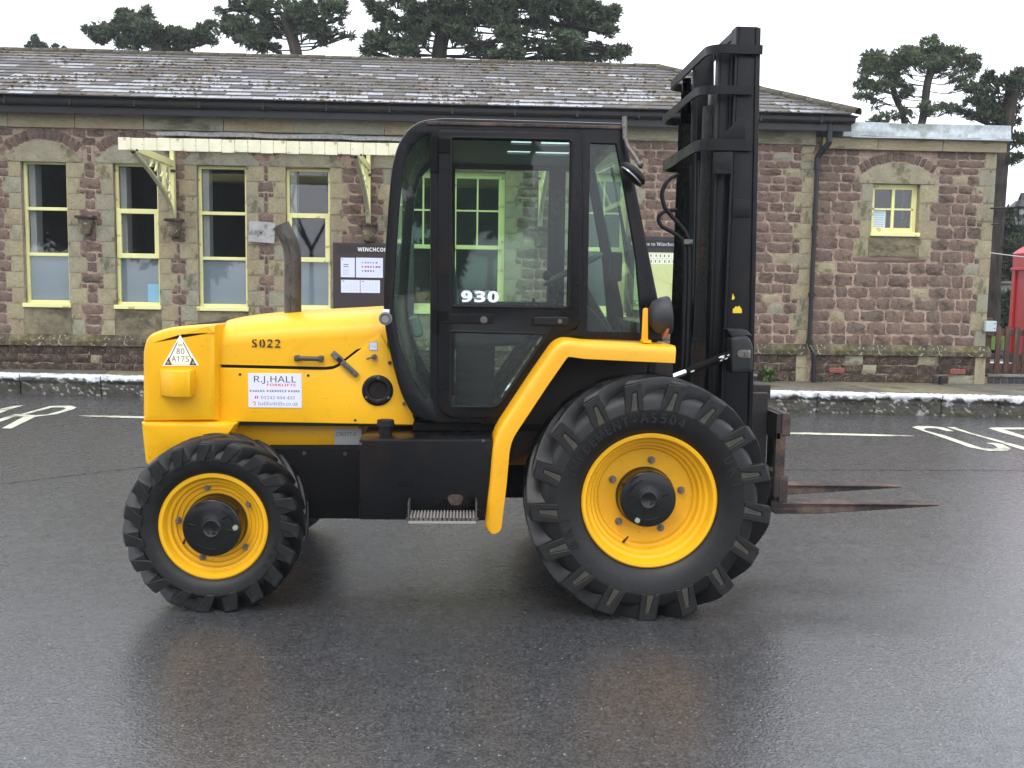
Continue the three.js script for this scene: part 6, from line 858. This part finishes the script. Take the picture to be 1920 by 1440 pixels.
// ================================================================== RIGHT-HAND END, TREES
{
  const brickM = [[0.07, 0.08, 0.095], [0.09, 0.095, 0.105], [0.06, 0.065, 0.08]].map((c) => smat(c));
  const fz = -15.95, fx0 = 8.62, pl = thing('dwarf_wall', [9.6, 0.28, fz], 'low blue brick wall with pale coping under the picket fence', 'dwarf wall');
  const core = part('core', box(fx0 - 0.05, 11.4, 0.2, 0.395, fz + 0.09, fz - 0.1), M.mortar, pl), r = rng(8); for (let i = 0; i < 24; i++) { const o = shade(new THREE.Mesh(pickOf(ASHLAR, r), pickOf(brickM, r))); o.position.set(fx0 + 0.06 + i * 0.115, 0.325, fz + 0.1); o.scale.set(0.105, 0.12, 1); o.name = 'brick'; core.add(o); }
  part('coping', box(fx0, 11.4, 0.395, 0.43, fz + 0.12, fz - 0.12, 0.006), mat(0.4, 0.4, 0.37, 0.8, { map: concC }), pl);
  const f = thing('picket_fence', [9.6, 0.43, fz], 'brown wooden picket fence on a low wall beside the annexe corner', 'fence');
  for (const y of [0.56, 1.12]) part('rail', box(fx0 - 0.06, 11.4, y - 0.05, y + 0.05, fz - 0.02, fz - 0.06, 0.005), M.wood, f);
  for (let i = 0; i < 17; i++) { const x = fx0 + 0.2 + i * 0.157, s = shapeOf([[x - 0.045, 0.45], [x + 0.045, 0.45], [x + 0.045, 1.2], [x + 0.03, 1.225], [x - 0.03, 1.225], [x - 0.045, 1.2]]); part('picket', slab(s, fz + 0.006, 0.022, 0.004), M.wood, f); part('screw', disc(x, 1.12, fz + 0.009, 0.009, 0.006, 8), M.dark, f); }
  part('post', box(fx0 + 0.0, fx0 + 0.12, 0.4, 1.36, fz - 0.06, fz - 0.18, 0.01), M.wood, f);
  const jb = thing('junction_box', [8.66, 1.2, fz], 'small pale metal box screwed on the wall corner above the fence', 'box'); part('case', box(8.44, 8.62, 1.15, 1.32, ZW + 0.03, ZW - 0.04, 0.006), mat(0.45, 0.52, 0.52, 0.5), jb); for (const y of [1.2, 1.28]) part('screw', disc(8.59, y, ZW + 0.035, 0.01, 0.008, 8), M.dark, jb);
  // platform, lawn, garden wall behind
  struct('platform', box(8.8, 40, 0.05, 0.46, -17.2, -19.2), mat(0.2, 0.2, 0.2, 0.9, { map: concC })); struct('platform_edge', box(8.8, 40, 0.464, 0.5, -17.6, -17.9), M.white);
  const lawn = new THREE.PlaneGeometry(90, 22, 40, 10); lawn.rotateX(-Math.PI / 2); lawn.translate(45, 0.6, -31); struct('lawn', boxUV(lawn), mat(0.1, 0.2, 0.03, 0.95, { map: again(mossC, 1.5) }));
  const gr = rng(17), bl = new THREE.BufferGeometry(); bl.setAttribute('position', new THREE.Float32BufferAttribute([-0.02, 0, 0, 0.02, 0, 0, 0.01, 0.16, 0.03], 3)); bl.computeVertexNormals(); const gi = shade(new THREE.InstancedMesh(bl, mat(0.13, 0.24, 0.04, 0.8, { side: THREE.DoubleSide }), 6000)), dm = new THREE.Object3D(); for (let i = 0; i < 6000; i++) { dm.position.set(9.5 + gr() * 9, 0.6, -20.2 - gr() * 6); dm.rotation.set(0, gr() * 6.3, 0); dm.scale.setScalar(0.6 + gr() * 0.9); dm.updateMatrix(); gi.setMatrixAt(i, dm.matrix); } gi.name = 'grass'; tag(gi, 'bright green grass of the lawn seen behind the picket fence', 'grass', null, 'stuff'); scene.add(gi);
  const gw = thing('garden_wall', [14, 0.6, -28], 'pale rendered garden wall under the dark hedge behind the phone box', 'wall'); part('wall', box(9, 30, 0.6, 2.05, -28, -28.3, 0.02), mat(0.4, 0.4, 0.36, 0.9, { map: concC }), gw); part('coping', box(9, 30, 2.05, 2.12, -27.94, -28.36, 0.02), mat(0.4, 0.4, 0.36, 0.9, { map: concC }), gw);
  // phone box
  const bx = P(1887, 640, -17.95)[0], bz = -17, W = 0.92, y0 = 0.66, y1 = 2.48, pb = thing('phone_box', [bx + W / 2, 0.46, bz - W / 2], 'red telephone kiosk standing behind the picket fence', 'phone box');
  part('plinth', box(bx - 0.02, bx + W + 0.02, 0.46, 0.68, bz + 0.02, bz - W - 0.02, 0.01), M.blackPaint, pb);
  const cx = bx + W / 2, body = part('body', merge([box(bx, bx + 0.12, 0.68, 2.2, bz, bz - 0.12, 0.01), box(bx + W - 0.12, bx + W, 0.68, 2.2, bz, bz - 0.12, 0.01), box(bx, bx + 0.12, 0.68, 2.2, bz - W + 0.12, bz - W, 0.01), box(bx + W - 0.12, bx + W, 0.68, 2.2, bz - W + 0.12, bz - W, 0.01), box(bx + 0.1, bx + W - 0.1, 0.68, 0.95, bz - 0.03, bz - 0.08), box(bx + 0.03, bx + 0.08, 0.68, 2.2, bz - 0.1, bz - W + 0.1), box(bx + W - 0.08, bx + W - 0.03, 0.68, 0.95, bz - 0.1, bz - W + 0.1), box(bx, bx + W, 2.2, 2.5, bz, bz - W, 0.015), box(bx - 0.025, bx + W + 0.025, 2.19, 2.24, bz + 0.025, bz - W - 0.025, 0.01)]), M.redBox, pb);
  const dome = shapeOf([...Array(17)].map((_, i) => { const t = lerp(-1, 1, i / 16); return [cx + t * (W / 2 + 0.01), 2.5 + 0.2 * (1 - t * t)]; })); const dg = new THREE.ExtrudeGeometry(dome, { depth: W + 0.02, bevelEnabled: false }); dg.translate(0, 0, bz - W - 0.01); part('roof', boxUV(dg), M.redBox, pb);
  part('sign', quad(cx - 0.36, 2.26, cx + 0.36, 2.37, bz + 0.003), print(512, 86, (x, w, h) => { x.fillStyle = '#e4e4da'; x.fillRect(0, 0, w, h); x.fillStyle = '#1a1a1c'; x.font = '64px serif'; x.textAlign = 'center'; x.fillText('TELEPHONE', w / 2, 66, 480); }), pb);
  for (let i = 0; i < 8; i++) part('glazing_bar', box(bx + 0.12, bx + W - 0.12, 0.97 + i * 0.158, 0.985 + i * 0.158, bz - 0.04, bz - 0.06), M.redBox, pb); for (const x of [bx + 0.24, bx + W - 0.24]) part('glazing_bar', box(x - 0.01, x + 0.01, 0.95, 2.2, bz - 0.04, bz - 0.062), M.redBox, pb); part('pane', quad(bx + 0.12, 0.95, bx + W - 0.12, 2.2, bz - 0.05), M.glassC, pb);
  // lantern on the corner of the annexe
  const lz = -15.4, l = thing('wall_lantern', [8.95, 2.9, lz], 'black framed glass lantern on an iron arm at the annexe corner', 'lantern'), c = P(1915, 400, lz);
  part('arm', merge([rod([8.4, P(1870, 388, lz)[1], ZW + 0.02], [c[0] - 0.05, P(1870, 388, lz)[1], lz], 0.014, 0.014, 8)]), M.blackPaint, l); part('hook', rod([8.44, P(1870, 418, lz)[1], ZW + 0.0], [8.54, P(1870, 418, lz)[1], ZW + 0.05], 0.014, 0.014, 8), M.blackPaint, l);
  const lan = (r0, r1, ya, yb) => { const g = new THREE.CylinderGeometry(r1, r0, yb - ya, 4, 1, true); g.rotateY(Math.PI / 4); g.translate(c[0], (ya + yb) / 2, lz); return g; };
  part('glass', lan(0.1, 0.17, c[1] - 0.18, c[1] + 0.1), M.glassC, l); part('cap', merge([lan(0.2, 0.1, c[1] + 0.1, c[1] + 0.2), lan(0.07, 0.03, c[1] + 0.2, c[1] + 0.32), lan(0.2, 0.2, c[1] + 0.08, c[1] + 0.1), lan(0.11, 0.11, c[1] - 0.2, c[1] - 0.18)]), M.blackPaint, l); { const g = new THREE.SphereGeometry(0.045, 12, 10); g.translate(c[0], c[1] + 0.02, lz); part('bulb', g, M.white, l); }
  const bars = []; for (const [sx, sz] of [[-1, -1], [1, -1], [-1, 1], [1, 1]]) bars.push(rod([c[0] + sx * 0.071, c[1] - 0.18, lz + sz * 0.071], [c[0] + sx * 0.12, c[1] + 0.1, lz + sz * 0.12], 0.009, 0.009, 6)); part('frame', merge(bars), M.blackPaint, l);
  const wire = thing('overhead_wire', [11, 2.5, -16.6], 'thin pale cable running from the annexe corner past the phone box', 'wire'); { const a = P(1856, 474, -16.2), b = P(2050, 472, -18); part('cable', tube([[a[0], a[1], -16.2], [(a[0] + b[0]) / 2, a[1] - 0.06, -17], [b[0], b[1], -18]], 0.009, 20, 6), mat(0.5, 0.5, 0.5, 0.6), wire); }
  // fern at the foot of the wall
  const fern = thing('fern', [4.3, 0.31, -15.55], 'small green fern growing at the wall foot right of the mast', 'plant'), fr = rng(3), fl = []; const q0 = P(1437, 714, -15.6); for (let i = 0; i < 60; i++) { const g = new THREE.PlaneGeometry(0.03, 0.16 + fr() * 0.08, 1, 3), p = g.attributes.position; for (let k = 0; k < p.count; k++) { const t = p.getY(k) + 0.1; p.setZ(k, t * t * 2); } g.rotateX(fr() * 0.9); g.rotateY(fr() * 6.28); g.translate(q0[0] + (fr() - 0.5) * 0.12, 0.4 + fr() * 0.06, -15.58 + fr() * 0.12); g.computeVertexNormals(); fl.push(g); } part('fronds', merge(fl), mat(0.08, 0.13, 0.03, 0.8, { side: THREE.DoubleSide }), fern);
  const pipe = thing('pipe_stub', [7.68, 0.3, -15.5], 'short dark pipe stub standing at the annexe wall foot', 'pipe'); part('pipe', rod([7.68, 0.28, -15.54], [7.68, 0.42, -15.54], 0.035, 0.035, 12), M.blackPaint, pipe);
}
// pines: limbs and clumps of needle sprays
// needle sprays written straight into one mesh: points are [x, y, z, outward x, y, z]
function sprays(list, size, seed, blades, wide, up) {
  const r = rng(seed), n = list.length * blades * 6, pos = new Float32Array(n * 3), col = new Float32Array(n * 3); let k = 0;
  const A = new THREE.Vector3(), S = new THREE.Vector3(), D = new THREE.Vector3(), O = new THREE.Vector3();
  for (const p of list) {
    const v = 0.6 + r() * 0.85, cr = v * (0.88 + r() * 0.3), cb = v * (0.8 + r() * 0.3), L = size * (0.6 + r() * 0.7); O.set(p[3] || 0, (p[4] || 0) + up, p[5] || 0);
    for (let b = 0; b < blades; b++) {
      D.set(r() * 2 - 1, r() * 2 - 1, r() * 2 - 1).normalize().addScaledVector(O, 0.9).normalize(); S.set(r() * 2 - 1, r() * 2 - 1, r() * 2 - 1).cross(D).normalize(); A.crossVectors(S, D).multiplyScalar(L * wide * 0.6);
      const l = L * (0.6 + r() * 0.5), w = l * wide, x = p[0], y = p[1], z = p[2], mx = x + D.x * l * 0.5, my = y + D.y * l * 0.5, mz = z + D.z * l * 0.5;
      const q = [x, y, z, mx + S.x * w + A.x, my + S.y * w + A.y, mz + S.z * w + A.z, x + D.x * l, y + D.y * l, z + D.z * l, x, y, z, x + D.x * l, y + D.y * l, z + D.z * l, mx - S.x * w + A.x, my - S.y * w + A.y, mz - S.z * w + A.z];
      for (let i = 0; i < 18; i++) { pos[k + i] = q[i]; col[k + i] = i % 3 === 0 ? cr : i % 3 === 1 ? v : cb; } k += 18;
    }
  }
  const g = new THREE.BufferGeometry(); g.setAttribute('position', new THREE.BufferAttribute(pos, 3)); g.setAttribute('color', new THREE.BufferAttribute(col, 3)); g.computeVertexNormals(); return g;
}
const leafM = (c) => new THREE.MeshStandardMaterial({ color: lin(...c), roughness: 0.85, side: THREE.DoubleSide, vertexColors: true });
function pine(name, label, o) {
  const { z, base, clumps, color, size, seed, density, spread = 1, twigs = true } = o, r = rng(seed), bp = base, root = thing(name, [bp[0], 0.4, z], label, 'pine tree', o.group);
  const list = [], trunk = [], pts = o.trunk.map((p) => [...P(p[0], p[1], z), z]); pts.unshift([pts[0][0], 0.3, z]);
  trunk.push(tube(pts, o.girth, 30, 9));
  const main = new THREE.CatmullRomCurve3(pts.map((p) => new THREE.Vector3(...p)), false, 'catmullrom', 0.3), S = z / -FOCAL, cl = clumps.map(([x, y, rx, ry]) => { const c = P(x, y, z); return { c: [c[0], c[1], z + (r() - 0.5) * rx * S * 2.2 * spread], rx: rx * S * (o.grow ?? 1), ry: ry * S * (o.grow ?? 1), rz: rx * S * 0.9 }; });
  for (const q of cl) {
    let best = 0, bd = 1e9; for (let i = 4; i <= 20; i++) { const p = main.getPoint(i / 20), d = Math.hypot(p.x - q.c[0], (p.y - q.c[1] + q.ry * 1.4) * 1.5); if (d < bd) { bd = d; best = i / 20; } }
    const p = main.getPoint(best), e = [q.c[0], q.c[1] - q.ry * 0.3, q.c[2]], m = [lerp(p.x, e[0], 0.5), lerp(p.y, e[1], 0.5) + (e[1] < p.y ? 0.15 : -0.12), lerp(p.z, e[2], 0.5)];
    trunk.push(tube([[p.x, p.y, p.z], m, e], o.girth * 0.13, 10, 6)); if (twigs) for (let k = 0; k < 5; k++) { const t = [e[0] + (r() - 0.5) * q.rx * 1.7, e[1] + (r() - 0.2) * q.ry, e[2] + (r() - 0.5) * q.rz]; trunk.push(tube([m, [lerp(m[0], t[0], 0.6), lerp(m[1], t[1], 0.6) + 0.05, lerp(m[2], t[2], 0.6)], t], o.girth * 0.09, 6, 4)); }
    const n = Math.round(q.rx * q.ry * density); for (let i = 0; i < n; i++) { let x, y, w; do { x = r() * 2 - 1; y = r() * 2 - 1; w = r() * 2 - 1; } while (x * x + y * y + w * w > 1); const k = 0.75 + 0.35 * r(); if (vn(x * 2.3 + q.c[0] * 3 + 400, y * 2.3 + q.c[1] * 3 + 400, 4096, 60) < (o.gap ?? 0.39)) continue; list.push([q.c[0] + x * q.rx * k, q.c[1] + y * q.ry * k, q.c[2] + w * q.rz * k, x, y * 0.6, w]); }
  }
  part('trunk', merge(trunk), M.bark, root);
  part('crown', sprays(list, size, seed, 9, o.wide ?? 0.13, 0.55), leafM(color), root); return root;
}
const GRN = [0.085, 0.118, 0.068];
pine('pine_tree', 'flat topped pine behind the roof, leftmost of the large crowns', { z: -36, base: [P(300, 90, -36)[0]], trunk: [[300, 160], [298, 110], [290, 70], [270, 40]], girth: 0.2, seed: 1, size: 0.208, density: 1785, color: GRN, clumps: [[166, 58, 9, 7], [182, 66, 16, 10], [196, 52, 14, 10], [212, 64, 18, 12], [230, 40, 11, 16], [240, 30, 10, 12], [262, 38, 18, 12], [278, 26, 8, 9], [255, 62, 26, 16], [285, 60, 22, 14], [310, 68, 22, 14], [335, 66, 22, 12], [360, 70, 18, 12], [378, 60, 12, 12], [395, 48, 10, 9], [392, 74, 12, 9], [240, 84, 24, 9], [330, 86, 30, 9], [290, 84, 20, 8]] });
pine('pine_tree', 'tip of a small conifer just showing above the far left of the roof', { z: -44, base: [P(66, 90, -44)[0]], trunk: [[66, 170], [66, 110], [66, 74]], girth: 0.12, seed: 2, size: 0.160, density: 2550, color: GRN, clumps: [[66, 74, 5, 7], [64, 84, 10, 6], [80, 86, 6, 5], [52, 86, 5, 4], [105, 88, 5, 4], [118, 92, 4, 3]] });
pine('pine_tree', 'dark spreading pine with a forked trunk above the roof, left of the largest crown', { z: -34, base: [P(558, 100, -34)[0]], trunk: [[558, 170], [557, 108], [552, 84], [545, 60], [535, 25]], girth: 0.2, seed: 3, size: 0.200, density: 1700, color: GRN, clumps: [[412, 24, 8, 6], [428, 34, 16, 10], [440, 6, 8, 14], [455, 12, 12, 14], [425, 62, 14, 10], [455, 48, 24, 16], [470, 75, 30, 16], [500, 84, 24, 12], [505, 50, 26, 18], [495, 18, 26, 16], [540, 10, 26, 14], [530, 45, 26, 14], [565, 35, 30, 18], [600, 48, 30, 18], [590, 15, 24, 12], [625, 25, 20, 16], [640, 10, 10, 10], [648, 32, 9, 8], [610, 70, 26, 14], [580, 62, 22, 12], [640, 58, 16, 12], [655, 68, 10, 8]] });
pine('pine_tree', 'largest dark pine, its broad layered crown rising behind the cab', { z: -32, base: [P(822, 120, -32)[0]], trunk: [[822, 170], [823, 120], [826, 80], [840, 40], [850, 0], [850, -40]], girth: 0.24, seed: 4, size: 0.200, density: 1700, color: GRN, clumps: [[690, 10, 8, 8], [706, 16, 16, 12], [722, 34, 20, 14], [716, 62, 22, 12], [735, 82, 26, 14], [700, 76, 16, 12], [690, 95, 14, 8], [755, 10, 30, 20], [760, 44, 34, 20], [785, 72, 26, 16], [760, 98, 26, 10], [800, 30, 34, 24], [835, 58, 40, 20], [850, 10, 50, 22], [880, 35, 40, 22], [870, 75, 30, 14], [905, 92, 28, 12], [920, 14, 46, 20], [945, 45, 36, 16], [960, 75, 34, 16], [990, 16, 46, 22], [1010, 48, 34, 12], [1000, 92, 36, 16], [1045, 20, 44, 22], [1075, 52, 36, 12], [1050, 86, 44, 18], [1095, 22, 40, 20], [1130, 34, 24, 18], [1152, 22, 10, 14], [1110, 92, 36, 16], [1150, 100, 26, 12], [1172, 96, 8, 10], [960, 108, 40, 10], [1060, 110, 50, 9], [1140, 62, 18, 9], [850, -20, 60, 16], [960, -20, 60, 16]] });
pine('pine_tree', 'open crowned pine with bare forking limbs above the annexe roof', { z: -33, base: [P(1722, 240, -33)[0]], trunk: [[1716, 280], [1728, 236], [1735, 190], [1738, 160], [1746, 130], [1752, 100]], girth: 0.13, seed: 5, size: 0.160, density: 1445, gap: 0.36, grow: 1.3, color: [0.09, 0.125, 0.06], clumps: [[1632, 112, 14, 10], [1618, 132, 12, 10], [1645, 108, 22, 12], [1660, 130, 20, 12], [1625, 155, 14, 9], [1618, 182, 16, 6], [1650, 165, 18, 9], [1676, 148, 14, 12], [1690, 112, 26, 12], [1722, 100, 28, 12], [1738, 84, 14, 10], [1750, 76, 6, 8], [1765, 104, 30, 14], [1800, 108, 26, 12], [1822, 116, 14, 11], [1830, 128, 8, 8], [1730, 124, 30, 9], [1775, 130, 32, 9], [1796, 148, 22, 7], [1812, 166, 22, 7], [1700, 168, 14, 8], [1700, 212, 18, 9], [1740, 206, 18, 10], [1650, 226, 18, 7], [1632, 236, 10, 5], [1760, 196, 16, 7], [1785, 204, 16, 6], [1680, 128, 14, 8]] });
pine('pine_tree', 'thin leaning pine stem left of the open crowned pine above the annexe', { z: -33.4, base: [P(1696, 240, -33.4)[0]], trunk: [[1702, 270], [1697, 236], [1690, 205], [1678, 182], [1674, 160]], girth: 0.1, seed: 6, size: 0.160, density: 1275, gap: 0.4, color: [0.085, 0.12, 0.06], clumps: [[1672, 158, 16, 8], [1650, 190, 12, 5], [1640, 206, 10, 4], [1696, 180, 10, 7], [1665, 214, 14, 5]] });
pine('pine_tree', 'dark pine with a thick trunk at the right edge beyond the annexe', { z: -24, base: [P(1866, 500, -24)[0]], trunk: [[1862, 640], [1866, 500], [1873, 380], [1880, 290], [1890, 220], [1900, 160]], girth: 0.16, seed: 7, size: 0.136, density: 2805, gap: 0.4, color: [0.05, 0.072, 0.042], clumps: [[1856, 138, 8, 8], [1862, 150, 14, 12], [1880, 160, 20, 14], [1902, 148, 10, 16], [1915, 140, 10, 12], [1912, 170, 20, 16], [1850, 178, 18, 12], [1830, 168, 14, 8], [1822, 192, 16, 9], [1845, 205, 20, 12], [1875, 195, 22, 14], [1900, 200, 22, 14], [1835, 222, 24, 8], [1868, 226, 22, 10], [1900, 226, 20, 10], [1800, 208, 10, 6], [1815, 214, 12, 6], [1908, 262, 16, 12], [1885, 256, 9, 10], [1886, 300, 8, 10], [1912, 296, 10, 8], [1890, 462, 20, 7], [1912, 448, 16, 6], [1886, 474, 14, 6], [1915, 470, 12, 6]] });
{ // hedge and shrubs behind the kiosk, and the dark mass beyond
  const leaf = (name, label, cat, boxes, color, size, seed) => { const r = rng(seed), list = []; for (const [x0, x1, y0, y1, z0, z1, n] of boxes) for (let i = 0; i < n; i++) list.push([lerp(x0, x1, r()), lerp(y0, y1, Math.sqrt(r())), lerp(z0, z1, r())]); const root = thing(name, [boxes[0][0], 0.6, boxes[0][4]], label, cat); part('leaves', sprays(list, size, seed, 7, 0.22, 0.2), leafM(color), root); const st = part('stems', merge(boxes.map((b) => box(b[0] + 0.1, b[1] - 0.1, 0.5, b[3] * 0.9, (b[4] + b[5]) / 2 + 0.05, (b[4] + b[5]) / 2 - 0.05))), M.dark, root); return root; };
  leaf('hedge', 'tall dark evergreen hedge above the pale garden wall', 'hedge', [[9, 26, 1.6, 4.2, -28.6, -30.2, 9000]], [0.03, 0.045, 0.024], 0.28, 81);
  leaf('shrub', 'rounded dark green shrub against the garden wall beside the phone box', 'shrub', [[13.2, 16, 0.7, 1.75, -26.2, -27.4, 1500]], [0.035, 0.06, 0.025], 0.2, 82);
}
// across the yard, behind the camera: the trees that the panes mirror
{
  const back = (label, x, z, h, w, seed, c = [0.04, 0.06, 0.03]) => { const r = rng(seed), root = thing('broad_tree', [x, 0, z], label, 'tree'), tr = [rod([x, 0, z], [x + 0.2, h * 0.7, z], 0.3, 0.12, 9)], list = [], cl = [...Array(14)].map(() => [x + (r() - 0.5) * w * 1.3, h * (0.32 + r() * 0.6), z + (r() - 0.5) * w]); for (const q of cl) { tr.push(rod([x, h * 0.35, z], q, 0.1, 0.03, 6)); for (let i = 0; i < 190; i++) { let a, b, e; do { a = r() * 2 - 1; b = r() * 2 - 1; e = r() * 2 - 1; } while (a * a + b * b + e * e > 1); list.push([q[0] + a * w * 0.32, q[1] + b * h * 0.16, q[2] + e * w * 0.3]); } } part('trunk', merge(tr), M.bark, root); part('crown', sprays(list, 0.62, seed, 6, 0.24, 0.2), leafM(c), root); };
  back('tall broad tree across the yard, mirrored in the far left windows', -25, 23, 13, 9, 31); back('broad tree across the yard, mirrored in the second window', -19, 24, 11, 6, 32); back('round tree across the yard, mirrored in the third window', -14.2, 23, 8.2, 3.6, 33); back('small round tree across the yard, mirrored in the cab door glass', -0.6, 20, 6.6, 2.6, 34);
  const bare = thing('bare_tree', [-8.6, 0, 24], 'leafless tree across the yard, mirrored in the fourth window', 'tree'), r = rng(35), tw = []; const grow = (p, d, L, g, k) => { const e = [p[0] + d[0] * L, p[1] + d[1] * L, p[2] + d[2] * L]; tw.push(rod(p, e, g, g * 0.65, 5)); if (k) for (let i = 0; i < 3; i++) grow(e, [d[0] + (r() - 0.5) * 1.3, d[1] * 0.85 + r() * 0.3, d[2] + (r() - 0.5) * 1.0], L * 0.66, g * 0.62, k - 1); }; grow([-8.6, 0, 24], [0, 1, 0], 3.6, 0.17, 5); part('trunk', merge(tw), M.bark, bare);
}
renderer.render(scene, camera);
